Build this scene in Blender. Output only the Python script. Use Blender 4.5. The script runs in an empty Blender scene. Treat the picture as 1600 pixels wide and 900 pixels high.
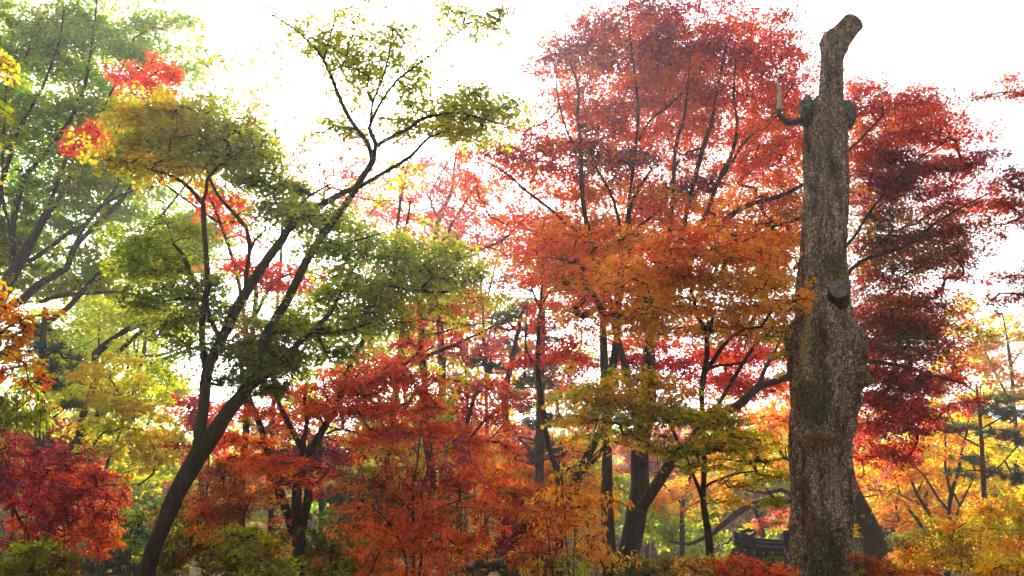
import bpy, math, random
import numpy as np
from mathutils import Vector, noise as mnoise

# ------------------------------------------------------------------ camera, sky, sun, exposure
S = bpy.context.scene
C = S.collection
PITCH = math.radians(17.35)
F = 1537.0                       # focal length in pixels of a 1600 px wide picture
CAM = np.array([0.0, 0.0, 1.6])
cd = bpy.data.cameras.new('camera'); cam = bpy.data.objects.new('camera', cd); C.objects.link(cam)
cd.sensor_width = 36.0; cd.lens = 36.0 * F / 1600.0
cd.clip_end = 3000.0; cd.clip_start = 0.05
cam.location = CAM; cam.rotation_euler = (math.pi / 2 + PITCH, 0, 0)
S.camera = cam

SUN_EL, SUN_AZ = math.radians(30), math.radians(-7)
w = bpy.data.worlds.new('World'); S.world = w; w.use_nodes = True
nt = w.node_tree; nt.nodes.clear()
sky = nt.nodes.new('ShaderNodeTexSky'); sky.sky_type = 'NISHITA'; sky.sun_disc = False
sky.sun_elevation = SUN_EL; sky.sun_rotation = SUN_AZ
sky.air_density = 1.0; sky.dust_density = 6.0; sky.ozone_density = 1.0
hs = nt.nodes.new('ShaderNodeHueSaturation'); hs.inputs['Saturation'].default_value = 0.06
bg = nt.nodes.new('ShaderNodeBackground'); bg.inputs['Strength'].default_value = 0.13
wo = nt.nodes.new('ShaderNodeOutputWorld')
nt.links.new(sky.outputs[0], hs.inputs['Color']); nt.links.new(hs.outputs[0], bg.inputs['Color'])
nt.links.new(bg.outputs[0], wo.inputs['Surface'])

sl = bpy.data.lights.new('sun', 'SUN'); sl.energy = 4.5; sl.angle = math.radians(4); sl.color = (1.0, 0.91, 0.77)
so = bpy.data.objects.new('sun', sl); C.objects.link(so)
sdir = Vector((math.sin(SUN_AZ) * math.cos(SUN_EL), math.cos(SUN_AZ) * math.cos(SUN_EL), math.sin(SUN_EL)))
so.rotation_euler = sdir.to_track_quat('Z', 'Y').to_euler(); so.location = sdir * 60

vs = S.view_settings
S.display_settings.display_device = 'sRGB'
vs.view_transform = 'Standard'; vs.look = 'None'; vs.gamma = 1.0; vs.use_curve_mapping = False
vs.exposure = 0.92
S.render.engine = 'CYCLES'
cy = S.cycles
cy.use_denoising = True
try: cy.denoiser = 'OPENIMAGEDENOISE'
except Exception: pass
cy.max_bounces = 7; cy.diffuse_bounces = 5; cy.glossy_bounces = 2; cy.transmission_bounces = 3
cy.transparent_max_bounces = 4; cy.volume_bounces = 1
cy.sample_clamp_indirect = 6.0
HAZE = 0.0011

# ------------------------------------------------------------------ helpers
FWD = np.array([0, math.cos(PITCH), math.sin(PITCH)]); UPV = np.array([0, -math.sin(PITCH), math.cos(PITCH)])
RGT = np.array([1.0, 0, 0])
rng = np.random.default_rng(7)


def at(px, py, d):
    """the point seen at (px, py) of the 1600x900 picture whose horizontal distance is d metres"""
    v = FWD + RGT * (px - 800) / F - UPV * (py - 450) / F
    return CAM + v * (d / v[1])


def mpp(px, py, d):
    v = FWD + RGT * (px - 800) / F - UPV * (py - 450) / F
    return d / v[1] / F


def ground_z(x, y):
    x = np.asarray(x, float); y = np.asarray(y, float)
    far = np.clip((y - 26) / 60, 0, 1.5)
    return 0.12 * np.sin(x * 0.35 + 1) * np.cos(y * 0.27) + far ** 1.5 * 6.5


def foot_py(px, d):
    x = (px - 800) / F * d
    k = (float(ground_z(x, d)) - CAM[2]) / d
    return 450 + F * (math.sin(PITCH) - k * math.cos(PITCH)) / (math.cos(PITCH) + k * math.sin(PITCH))


def tag(o, label=None, cat=None, group=None, kind=None):
    if label: o['label'] = label
    if cat: o['category'] = cat
    if group: o['group'] = group
    if kind: o['kind'] = kind
    return o


def thing(name, label, cat, loc, group=None):
    o = bpy.data.objects.new(name, None); C.objects.link(o); o.location = tuple(loc)
    o.empty_display_size = 0.3
    return tag(o, label, cat, group)


def link_mesh(name, me, mat, parent=None):
    o = bpy.data.objects.new(name, me); C.objects.link(o)
    if mat: me.materials.append(mat)
    if parent:
        o.parent = parent
        o.location = (0, 0, 0)
    return o


def mesh_np(name, V, faces_flat, totals, smooth=False, col=None):
    me = bpy.data.meshes.new(name)
    V = np.ascontiguousarray(V, np.float32); faces_flat = np.ascontiguousarray(faces_flat, np.int32)
    totals = np.ascontiguousarray(totals, np.int32)
    me.vertices.add(len(V)); me.vertices.foreach_set('co', V.ravel())
    me.loops.add(len(faces_flat)); me.loops.foreach_set('vertex_index', faces_flat)
    me.polygons.add(len(totals))
    starts = np.concatenate([[0], np.cumsum(totals)[:-1]]).astype(np.int32)
    me.polygons.foreach_set('loop_start', starts)
    try: me.polygons.foreach_set('loop_total', totals)
    except Exception: pass
    me.polygons.foreach_set('use_smooth', np.full(len(totals), smooth, bool))
    me.update(calc_edges=True)
    if col is not None:
        a = me.attributes.new('leaf_colour', 'FLOAT_COLOR', 'FACE')
        c4 = np.ones((len(totals), 4), np.float32); c4[:, :3] = col
        a.data.foreach_set('color', c4.ravel())
    return me


class MB:
    """collects faces for one mesh"""
    def __init__(s): s.V = []; s.F = []; s.T = []; s.n = 0
    def add(s, V, Fs):
        V = np.asarray(V, float)
        s.V.append(V)
        for f in Fs:
            s.F.extend([i + s.n for i in f]); s.T.append(len(f))
        s.n += len(V)
    def add_np(s, V, Fq):
        s.V.append(V); s.F.extend((Fq + s.n).ravel().tolist()); s.T.extend([Fq.shape[1]] * len(Fq)); s.n += len(V)
    def mesh(s, name, origin=(0, 0, 0), smooth=True):
        return mesh_np(name, np.concatenate(s.V) - np.asarray(origin), s.F, s.T, smooth)
    def build(s, name, mat, parent=None, origin=(0, 0, 0), smooth=True):
        return link_mesh(name, s.mesh(name, origin, smooth), mat, parent)


def smooth_path(P, step):
    """Catmull-Rom resampling of rows (x, y, z, r)"""
    P = np.asarray(P, float)
    if len(P) < 2: return P
    Q = np.vstack([2 * P[0] - P[1], P, 2 * P[-1] - P[-2]])
    out = []
    for i in range(1, len(Q) - 2):
        p0, p1, p2, p3 = Q[i - 1], Q[i], Q[i + 1], Q[i + 2]
        n = max(1, int(np.linalg.norm(p2[:3] - p1[:3]) / step))
        for k in range(n):
            t = k / n
            q = 0.5 * ((2 * p1) + (-p0 + p2) * t + (2 * p0 - 5 * p1 + 4 * p2 - p3) * t * t + (-p0 + 3 * p1 - 3 * p2 + p3) * t ** 3)
            q[3] = p1[3] * (1 - t) + p2[3] * t
            out.append(q)
    out.append(P[-1])
    return np.array(out)


def tube(mb, P, sides, rough=0.0, cap=True, rnd=None):
    """sweep a ring along rows (x, y, z, r)"""
    P = np.asarray(P, float); n = len(P)
    if n < 2: return
    T = np.gradient(P[:, :3], axis=0); T /= np.linalg.norm(T, axis=1)[:, None] + 1e-9
    ref = np.array([0.0, 1, 0]) if abs(T[0][1]) < 0.9 else np.array([1.0, 0, 0])
    A = np.zeros((n, 3)); u = np.cross(T[0], ref); u /= np.linalg.norm(u)
    for i in range(n):
        u = u - T[i] * (u @ T[i]); u /= np.linalg.norm(u) + 1e-9; A[i] = u
    B = np.cross(T, A)
    ang = np.arange(sides) * 2 * math.pi / sides
    rad = np.repeat(P[:, 3][:, None], sides, 1)
    if rough:
        ph = rng.uniform(0, 6.28, 4); s = np.arange(n)[:, None]
        rad = rad * (1 + rough * (np.sin(3 * ang[None] + ph[0] + s * .23) * .4 + np.sin(2 * ang[None] + ph[1] - s * .31) * .5
                                  + rng.normal(0, .35, rad.shape) + np.sin(s * .55 + ph[2]) * .5))
    V = P[:, None, :3] + A[:, None] * (np.cos(ang)[None, :, None] * rad[..., None]) + B[:, None] * (np.sin(ang)[None, :, None] * rad[..., None])
    V = V.reshape(-1, 3)
    i = np.arange(n - 1)[:, None] * sides; j = np.arange(sides)[None]; j2 = (j + 1) % sides
    Q = np.stack([i + j, i + j2, i + sides + j2, i + sides + j], -1).reshape(-1, 4)
    mb.add_np(V, Q)
    if cap:
        b = mb.n - len(V)
        mb.F.extend([b + (n - 1) * sides + k for k in range(sides)]); mb.T.append(sides)
        mb.F.extend([b + k for k in range(sides)][::-1]); mb.T.append(sides)


def nodes_of(m):
    m.use_nodes = True
    t = m.node_tree; t.nodes.clear()
    return t, t.nodes.new, t.links.new


# ------------------------------------------------------------------ materials
def leaf_material(name, trans=0.62, gloss=0.02, gain=1.4):
    m = bpy.data.materials.new(name); t, N, L = nodes_of(m)
    a = N('ShaderNodeAttribute'); a.attribute_name = 'leaf_colour'
    d = N('ShaderNodeBsdfDiffuse'); tr = N('ShaderNodeBsdfTranslucent')
    g = N('ShaderNodeBsdfGlossy'); g.inputs['Roughness'].default_value = 0.42
    g.inputs['Color'].default_value = (.9, .9, .9, 1)
    mul = N('ShaderNodeVectorMath'); mul.operation = 'SCALE'; mul.inputs['Scale'].default_value = gain
    L(a.outputs['Color'], d.inputs['Color']); L(a.outputs['Color'], mul.inputs[0]); L(mul.outputs[0], tr.inputs['Color'])
    m1 = N('ShaderNodeMixShader'); m1.inputs[0].default_value = trans
    L(d.outputs[0], m1.inputs[1]); L(tr.outputs[0], m1.inputs[2])
    m2 = N('ShaderNodeMixShader'); m2.inputs[0].default_value = gloss
    L(m1.outputs[0], m2.inputs[1]); L(g.outputs[0], m2.inputs[2])
    o = N('ShaderNodeOutputMaterial'); L(m2.outputs[0], o.inputs['Surface'])
    return m


def bark_material(name, dark, light, moss=None, moss_amt=0.0, scale=7.0, bump=1.0):
    m = bpy.data.materials.new(name); t, N, L = nodes_of(m)
    tc = N('ShaderNodeTexCoord'); mp = N('ShaderNodeMapping'); mp.inputs['Scale'].default_value = (scale, scale, scale * 0.28)
    L(tc.outputs['Object'], mp.inputs['Vector'])
    n1 = N('ShaderNodeTexNoise'); n1.inputs['Scale'].default_value = 3.0; n1.inputs['Detail'].default_value = 6; n1.inputs['Roughness'].default_value = .7
    L(mp.outputs[0], n1.inputs['Vector'])
    cr = N('ShaderNodeValToRGB'); cr.color_ramp.elements[0].position = .40; cr.color_ramp.elements[1].position = .64
    cr.color_ramp.elements[0].color = (*dark, 1); cr.color_ramp.elements[1].color = (*light, 1)
    L(n1.outputs[0], cr.inputs[0])
    colour = cr.outputs[0]
    if moss:
        n2 = N('ShaderNodeTexNoise'); n2.inputs['Scale'].default_value = 1.6; n2.inputs['Detail'].default_value = 5
        L(tc.outputs['Object'], n2.inputs['Vector'])
        r2 = N('ShaderNodeValToRGB'); r2.color_ramp.elements[0].position = .62 - moss_amt * .3; r2.color_ramp.elements[1].position = .72 - moss_amt * .2
        L(n2.outputs[0], r2.inputs[0])
        mx = N('ShaderNodeMixRGB'); mx.inputs[2].default_value = (*moss, 1)
        L(r2.outputs[0], mx.inputs[0]); L(colour, mx.inputs[1]); colour = mx.outputs[0]
    b = N('ShaderNodeBsdfPrincipled'); b.inputs['Roughness'].default_value = .85
    b.inputs['Specular IOR Level'].default_value = .25
    L(colour, b.inputs['Base Color'])
    bp = N('ShaderNodeBump'); bp.inputs['Strength'].default_value = bump; bp.inputs['Distance'].default_value = .05
    L(n1.outputs[0], bp.inputs['Height']); L(bp.outputs[0], b.inputs['Normal'])
    o = N('ShaderNodeOutputMaterial'); L(b.outputs[0], o.inputs['Surface'])
    return m


LEAF = leaf_material('thin_leaf')
WAXY = leaf_material('waxy_leaf', trans=.45, gloss=.05)
NEEDLE = leaf_material('conifer_needle', trans=.2, gloss=.06, gain=1.0)
BARK = bark_material('dark_bark', (.016, .011, .008), (.07, .05, .036), (.035, .045, .012), .12)
BARK_MOSS = bark_material('mossy_bark', (.018, .012, .008), (.075, .05, .032), (.035, .046, .010), .45)
BARK_GREY = bark_material('grey_bark', (.03, .026, .023), (.10, .088, .076), (.06, .07, .04), .1)
BARK_PINE = bark_material('pine_bark', (.04, .022, .016), (.16, .085, .06), None)

# leaf colours by patch; PU and VI also carry painted sky sheen and shade
PAL = {
 'G': (.19, .29, .013), 'DG': (.11, .165, .010), 'OL': (.38, .41, .012), 'YG': (.48, .52, .022), 'Y': (.70, .54, .025),
 'GO': (.76, .45, .015), 'O': (.84, .34, .014), 'OR': (.78, .17, .014), 'R': (.75, .095, .014), 'SC': (.78, .075, .05),
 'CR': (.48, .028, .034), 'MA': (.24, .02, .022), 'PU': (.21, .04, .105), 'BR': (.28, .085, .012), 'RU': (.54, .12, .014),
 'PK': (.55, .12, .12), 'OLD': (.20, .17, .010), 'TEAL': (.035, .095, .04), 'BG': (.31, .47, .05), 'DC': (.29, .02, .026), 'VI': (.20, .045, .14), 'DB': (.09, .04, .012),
}


def col(c):
    return np.array(PAL[c])


# leaf outlines (unit size)
def polar(pts, droop=.35):
    out = []
    for a, r in pts:
        x, y = r * math.cos(math.radians(a)), r * math.sin(math.radians(a))
        out.append((x, y, -droop * r * r))
    return np.array(out)


SHAPES = {
 'maple': polar([(90, .62), (66, .24), (38, .56), (12, .22), (-18, .42), (-88, .10), (198, .42), (168, .22), (142, .56), (114, .24)]),
 'maple_far': polar([(90, .6), (56, .24), (22, .56), (-50, .25), (-130, .25), (158, .56), (124, .24)]),
 'oval': polar([(90, .62), (35, .34), (-35, .32), (-90, .55), (-145, .32), (145, .34)], .3),
 'lance': polar([(90, .7), (30, .19), (-30, .17), (-90, .6), (-150, .17), (150, .19)], .4),
 'kite': polar([(90, .6), (0, .42), (-90, .5), (180, .42)], .3),
 'needle': np.array([(-.035, -.05, 0), (.035, -.05, 0), (.02, 1, -.08), (-.02, 1, -.08)]),
}


class Leaves:
    def __init__(s): s.P = []; s.N = []; s.S = []; s.C = []; s.H = []
    def add(s, P, N, S, Cc, H=None):
        s.P.append(P); s.N.append(N); s.S.append(S); s.C.append(Cc)
        s.H.append(H if H is not None else rng.normal(size=P.shape))
    def count(s): return sum(len(p) for p in s.P)
    def build(s, name, shape, mat, parent, origin, wood=None, bark=None):
        P = np.concatenate(s.P); N = np.concatenate(s.N); Sz = np.concatenate(s.S); Cc = np.concatenate(s.C); H = np.concatenate(s.H)
        N = N / (np.linalg.norm(N, axis=1)[:, None] + 1e-9)
        H = H - N * np.sum(H * N, 1)[:, None]; H /= np.linalg.norm(H, axis=1)[:, None] + 1e-9
        X = np.cross(H, N)
        T = SHAPES[shape]; k = len(T); n = len(P)
        curl = rng.uniform(.2, 1.9, n)[:, None, None]
        V = P[:, None] + Sz[:, None, None] * (T[None, :, 0, None] * X[:, None] + T[None, :, 1, None] * H[:, None] + curl * T[None, :, 2, None] * N[:, None])
        V = V.reshape(-1, 3) - np.asarray(origin)
        fl, tt, Cc = np.arange(n * k), np.full(n, k), np.clip(Cc, .004, .9)
        if wood is not None and wood.V:                            # the twigs that carry the leaves
            fl = np.concatenate([fl, np.array(wood.F) + n * k]); tt = np.concatenate([tt, wood.T])
            V = np.concatenate([V, np.concatenate(wood.V) - np.asarray(origin)]); Cc = np.concatenate([Cc, np.full((len(wood.T), 3), .05)])
        me = mesh_np(name, V, fl, tt, False, Cc)
        o = link_mesh(name, me, mat, parent)
        if len(tt) > n:
            me.materials.append(bark)
            mi = np.zeros(len(tt), np.int32); mi[n:] = 1; me.polygons.foreach_set('material_index', mi)
        return o


def rand_in_ball(n):
    v = rng.normal(size=(n, 3)); v /= np.linalg.norm(v, axis=1)[:, None]
    r = rng.uniform(0, 1, n) ** (1 / 2.8)
    r = np.where(rng.uniform(0, 1, n) < .16, r * rng.uniform(1.05, 1.6, n), r)      # some stray past the outline
    return v * r[:, None]


STATS = {}


def tree(name, label, cat, d, stems, blobs, leaf=.07, shape='maple', mat=None, bark=None, dens=1.0, spray=.42, group=None,
         deep=.7, flat=.10, tilt=.24, ljit=.42, twig=1.0, droop=.18, ground=True, hang=0.0, jit=.22, cover=.80, sides=10, fill=0.0, strata=0.0, behind=0.0):
    """stems: lists of (px, py, width_px[, depth offset]); blobs: (px, py, rx, ry, colours, density[, depth offset])"""
    mat = mat or LEAF; bark = bark or BARK
    leaf *= .97
    base = at(stems[0][0][0], stems[0][0][1], d + (stems[0][0][3] if len(stems[0][0]) > 3 else 0))
    base[2] = float(ground_z(base[0], base[1]))
    root = thing(name, label, cat, base, group)
    nodeP, nodeW = [], []
    for si, st in enumerate(stems):
        rows = []
        for q in st:
            dd = d + (q[3] if len(q) > 3 else 0)
            p = at(q[0], q[1], dd)
            rows.append([*p, max(.5 * q[2] * mpp(q[0], q[1], dd), .004)])
        if si == 0 and ground and rows[0][2] > base[2]:
            r0 = rows[0][3]; dv = np.array(rows[0][:3]) - np.array(rows[1][:3]); h = rows[0][2] - base[2]
            dv = dv / max(abs(dv[2]), .3); sl = np.clip(dv[:2], -.45, .45)
            mid = np.array(rows[0][:3]) + np.array([sl[0] * h * .5, sl[1] * h * .5, -h * .55])
            bot = np.array([mid[0] + sl[0] * h * .2, mid[1] + sl[1] * h * .2, base[2] + .05])
            root.location = (bot[0], bot[1], base[2]); base = np.array([bot[0], bot[1], base[2]])
            rows = [[bot[0], bot[1], base[2] - .25, r0 * 1.9], [*bot, r0 * 1.5], [*(mid * .5 + bot * .5), r0 * 1.15], [*mid, r0 * 1.05]] + rows
        P = smooth_path(rows, .11 if d < 16 else .2)
        wob = np.cumsum(rng.normal(0, 1, (len(P), 3)), 0) * .0
        P[:, :3] += wob
        rr = P[:, 3]
        k = np.arange(len(P))
        P[:, 0] += np.sin(k * .61 + si) * rr * .16; P[:, 1] += np.cos(k * .47 + si * 2) * rr * .16
        mb = MB()
        tube(mb, P, sides if si == 0 else 8, rough=.055)
        mb.build('trunk' if si == 0 else 'limb', bark, root, base)
        nodeP.append(P[:, :3]); nodeW.append(P[:, 2])
    NP = np.concatenate(nodeP)
    NP = NP[NP[:, 2] > base[2] + .6] if len(NP) > 8 else NP
    lv = Leaves(); cents = []; srad = []
    blobs = list(blobs)
    if fill:                                                       # foliage that joins neighbouring layers
        A = np.array([b[:2] for b in blobs], float); extra = []
        for i, b in enumerate(blobs):
            o = np.argsort(np.linalg.norm((A - A[i]) * [1, 1.6], axis=1))[1:6]
            for j in rng.choice(o, 2, replace=False):
                if rng.uniform() > fill or np.linalg.norm(A[i] - A[j]) > 1.6 * (b[2] + blobs[j][2]): continue
                q = blobs[j]; t = rng.uniform(.3, .7); mix = lambda u: b[u] * (1 - t) + q[u] * t
                off = (b[6] if len(b) > 6 else 0) * (1 - t) + (q[6] if len(q) > 6 else 0) * t
                extra.append((mix(0) + rng.normal(0, 8), mix(1) + rng.normal(0, 5), mix(2) * .9, mix(3) * .9, b[4] + ' ' + q[4], min(mix(5) * .62, .59), off + rng.normal(0, .4)))
        blobs += extra
    for b in blobs:
        px, py, rx, ry, cs, dn = b[:6]
        off = b[6] if len(b) > 6 else 0
        cs = cs.split()
        dd = d + off + behind; c = at(px, py, dd); m = mpp(px, py, dd)
        ax, ay = rx * m * 1.12, ry * m * 1.15
        az = min(max(ax, ay) * deep, 2.6)
        rs0 = min(spray, max(ax * .55, .12), max(ay * 1.5, .12))
        area = ax * ay
        thin = dn < .6
        cov = cover * (.72 if thin else 1)
        ns = max(2, int(round(dens * dn * 4.9 * (1.25 if thin else 1) * area / (rs0 * rs0 * .55))))
        U = rand_in_ball(ns)
        pc = c + U[:, :1] * ax * RGT + U[:, 1:2] * ay * UPV + U[:, 2:3] * az * FWD
        if strata:                                                 # sprays gather in level tiers
            for i in range(ns):
                z = pc[i, 2] + 1.1 * strata * mnoise.noise(Vector((pc[i, 0] * .8, pc[i, 1] * .8, pc[i, 2] * .3)))
                pc[i, 2] += (round(z / strata) * strata - z) * .38
        for i in range(ns):
            rs = rs0 * rng.uniform(.6, 1.25)
            nl = max(5, int(cov * rng.uniform(.6, 1.3) * math.pi * rs * rs / (leaf * leaf * .42)))
            out = np.array([U[i, 0] * ax + .001, U[i, 2] * az, 0]); out /= np.linalg.norm(out) + 1e-6
            nrm = np.array([0, 0, 1.0]) + out * droop * 1.2 + rng.normal(0, tilt, 3) * [1, 1, .2]; nrm /= np.linalg.norm(nrm)
            ex = np.cross(nrm, [0, 1, .1]); ex /= np.linalg.norm(ex); ey = np.cross(nrm, ex)
            th = rng.uniform(0, 6.283, nl)
            # leaves bunch along a few side shoots of the spray
            shoots = rng.uniform(0, 6.283, 7)
            th = np.where(rng.uniform(0, 1, nl) < .7, rng.choice(shoots, nl) + rng.normal(0, .22, nl), th)
            rr = rs * np.sqrt(rng.uniform(0.02, 1, nl)); el = rng.uniform(.75, 1.3)
            loc = pc[i] + (rr * np.cos(th) * el)[:, None] * ex + (rr * np.sin(th) / el)[:, None] * ey \
                + (rng.normal(0, flat * rs + .012, nl) - droop * rr * rr / max(rs, .05))[:, None] * nrm
            ln = nrm + rng.normal(0, ljit, (nl, 3)) + (np.cos(th)[:, None] * ex + np.sin(th)[:, None] * ey) * (.25 + hang)
            head = np.cos(th)[:, None] * ex + np.sin(th)[:, None] * ey + rng.normal(0, .5, (nl, 3)) - np.array([0, 0, hang * 1.5])
            hue = .5 + .85 * mnoise.noise(Vector(tuple(pc[i] * 1.1 + [d, 0, len(cs)]))) + rng.normal(0, .16)
            k = int(np.clip(hue, 0, .999) * len(cs)); c0 = col(cs[k]); c1 = col(cs[int(np.clip(hue + rng.normal(0, .2), 0, .999) * len(cs))])
            f = rng.beta(1.2, 2.5, nl)[:, None]
            cc = c0 * (1 - f) + c1 * f
            cc = cc * np.exp(rng.normal(0, jit, (nl, 1))) * np.exp(rng.normal(0, .10, (nl, 3))) * math.exp(rng.normal(0, .14))
            lv.add(loc, ln, leaf * rng.uniform(.68, 1.3, nl), cc, head)
            cents.append(pc[i] - nrm * .02); srad.append((rs, ex, ey, nrm))
    twig_mb = None
    # twigs: each spray is joined to the nearest wood already there
    if twig > 0 and cents:
        Cn = np.array(cents); n = len(Cn)
        pts = list(NP); par = [-1] * len(pts); cnt = [0] * len(pts)
        D = np.full(n, 1e9); J = np.zeros(n, int)
        up = np.zeros(3)
        for a in range(0, n, 200):
            # prefers wood that lies below the spray
            df = Cn[a:a + 200, None] - NP[None]
            dist = np.linalg.norm(df, axis=2) + np.clip(-df[:, :, 2], 0, None) * .5
            J[a:a + 200] = dist.argmin(1); D[a:a + 200] = dist.min(1)
        done = np.zeros(n, bool); chains = []
        for _ in range(n):
            i = int(np.where(done, 1e9, D).argmin()); done[i] = True
            p0 = np.array(pts[J[i]]); p1 = Cn[i]; L = np.linalg.norm(p1 - p0)
            kk = max(1, int(L / .22)); ids = [int(J[i])]
            side = rng.normal(0, .10, 3) * L; side[2] = -abs(side[2]) * .6 - .05 * L
            new = []
            for q in range(1, kk + 1):
                t = q / kk
                p = p0 * (1 - t) + p1 * t + side * math.sin(math.pi * t) + (rng.normal(0, .018, 3) if q < kk else 0)
                par.append(ids[-1]); pts.append(p); cnt.append(0); ids.append(len(pts) - 1); new.append(p)
            chains.append(ids)
            for p, idd in zip(new, ids[1:]):
                df = Cn - p
                dist = np.linalg.norm(df, axis=1) * 1.08 + np.clip(-df[:, 2], 0, None) * .5 + .06
                u = dist < D; D[u] = dist[u]; J[u] = idd
        for ids in chains: cnt[ids[-1]] += 1
        for i in range(len(pts) - 1, -1, -1):
            if par[i] >= 0: cnt[par[i]] += cnt[i]
        mb = MB()
        r0 = .0042 * twig * (1 if d < 16 else d / 16 * .9)
        for ids in chains:
            rows = [[*pts[q], r0 * max(cnt[q], 1) ** .42] for q in ids]
            if par[ids[0]] == -1 or len(ids) < 2: rows[0][3] = rows[1][3] if len(rows) > 1 else rows[0][3]
            else: rows[0][3] = min(rows[0][3], rows[1][3] * 1.15)
            tube(mb, rows, 5 if d < 14 else 4, cap=False)
        if d < 14:
            for (rs, ex, ey, nrm), p in zip(srad, Cn):
                for q in range(3):
                    a = rng.uniform(0, 6.28); v = math.cos(a) * ex + math.sin(a) * ey
                    tube(mb, [[*p, r0 * .9], [*(p + v * rs * .5 - nrm * .01), r0 * .7], [*(p + v * rs * .95 - nrm * droop * rs), r0 * .4]], 3, cap=False)
        twig_mb = mb
    lv.build('crown', shape, mat, root, base, twig_mb, bark)
    STATS[label[:40]] = (lv.count(), len(cents))
    return root


def shrub(label, px, py, d, blobs, name='shrub', cat='shrub', nst=5, **kw):
    """a bush: several thin stems rising from one foot"""
    g = mpp(px, 900, d); stems = []
    py = foot_py(px, d)
    foot = (px, py, .022 / g)
    for i in range(nst):
        b = blobs[i % len(blobs)]
        ex, ey = b[0] + rng.uniform(-.3, .3) * b[2], b[1] + rng.uniform(-.2, .3) * b[3]
        mx, my = (px * .55 + ex * .45) + rng.uniform(-6, 6), py * .45 + ey * .55
        st = [foot, (mx, my, .016 / g, rng.uniform(-.2, .2)), (ex, ey, .008 / g, rng.uniform(-.4, .4))]
        stems.append(st)
    return tree(name, label, cat, d, stems, blobs, **kw)


# ------------------------------------------------------------------ ground and air
def build_ground():
    def axis(a, b, fine, coarse, lo, hi):
        xs = list(np.arange(lo, hi, fine)); x = lo
        while x > a: x -= coarse; coarse *= 1.25; xs.insert(0, x)
        x = xs[-1]; cc = fine * 2
        while x < b: x += cc; cc *= 1.25; xs.append(x)
        return np.array(xs)
    X = axis(-420, 420, .8, 1.5, -26, 26); Y = axis(-60, 420, .8, 1.5, -2, 60)
    gx, gy = np.meshgrid(X, Y); gz = ground_z(gx, gy)
    V = np.stack([gx, gy, gz], -1).reshape(-1, 3); nx = len(X)
    i = np.arange(len(Y) - 1)[:, None] * nx; j = np.arange(nx - 1)[None]
    Q = np.stack([i + j, i + j + 1, i + nx + j + 1, i + nx + j], -1).reshape(-1, 4)
    m = bpy.data.materials.new('leaf_litter_soil'); t, N, L = nodes_of(m)
    tc = N('ShaderNodeTexCoord'); vo = N('ShaderNodeTexVoronoi'); vo.inputs['Scale'].default_value = 11
    L(tc.outputs['Object'], vo.inputs['Vector'])
    cr = N('ShaderNodeValToRGB'); e = cr.color_ramp.elements
    e[0].color = (.05, .035, .02, 1); e[1].color = (.28, .13, .02, 1); e.new(.45).color = (.17, .06, .015, 1); e.new(.7).color = (.10, .09, .02, 1)
    sp = N('ShaderNodeSeparateColor'); L(vo.outputs['Color'], sp.inputs[0]); L(sp.outputs[0], cr.inputs[0])
    b = N('ShaderNodeBsdfPrincipled'); b.inputs['Roughness'].default_value = .9; L(cr.outputs[0], b.inputs['Base Color'])
    bp = N('ShaderNodeBump'); bp.inputs['Distance'].default_value = .03; L(vo.outputs['Distance'], bp.inputs['Height']); L(bp.outputs[0], b.inputs['Normal'])
    o = N('ShaderNodeOutputMaterial'); L(b.outputs[0], o.inputs['Surface'])
    g = link_mesh('ground', mesh_np('ground', V, Q.ravel(), np.full(len(Q), 4), True), m)
    tag(g, 'leaf strewn woodland floor rising gently to the back', 'ground', kind='structure')


def build_haze():
    mb = MB(); a, b, y0, y1, z0, z1 = -425, 425, -62, 425, -1.6, 26
    V = [(x, y, z) for x in (a, b) for y in (y0, y1) for z in (z0, z1)]
    mb.add(V, [(0, 1, 3, 2), (4, 6, 7, 5), (0, 4, 5, 1), (2, 3, 7, 6), (0, 2, 6, 4), (1, 5, 7, 3)])
    m = bpy.data.materials.new('haze_air'); t, N, L = nodes_of(m)
    v = N('ShaderNodeVolumePrincipled'); v.inputs['Density'].default_value = HAZE
    v.inputs['Color'].default_value = (.93, .95, .96, 1); v.inputs['Anisotropy'].default_value = .68
    o = N('ShaderNodeOutputMaterial'); L(v.outputs[0], o.inputs['Volume'])
    h = mb.build('haze', m, smooth=False)
    tag(h, 'pale morning haze filling the air of the woodland', 'haze', kind='stuff')


build_ground()
if HAZE > 0: build_haze()


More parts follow.
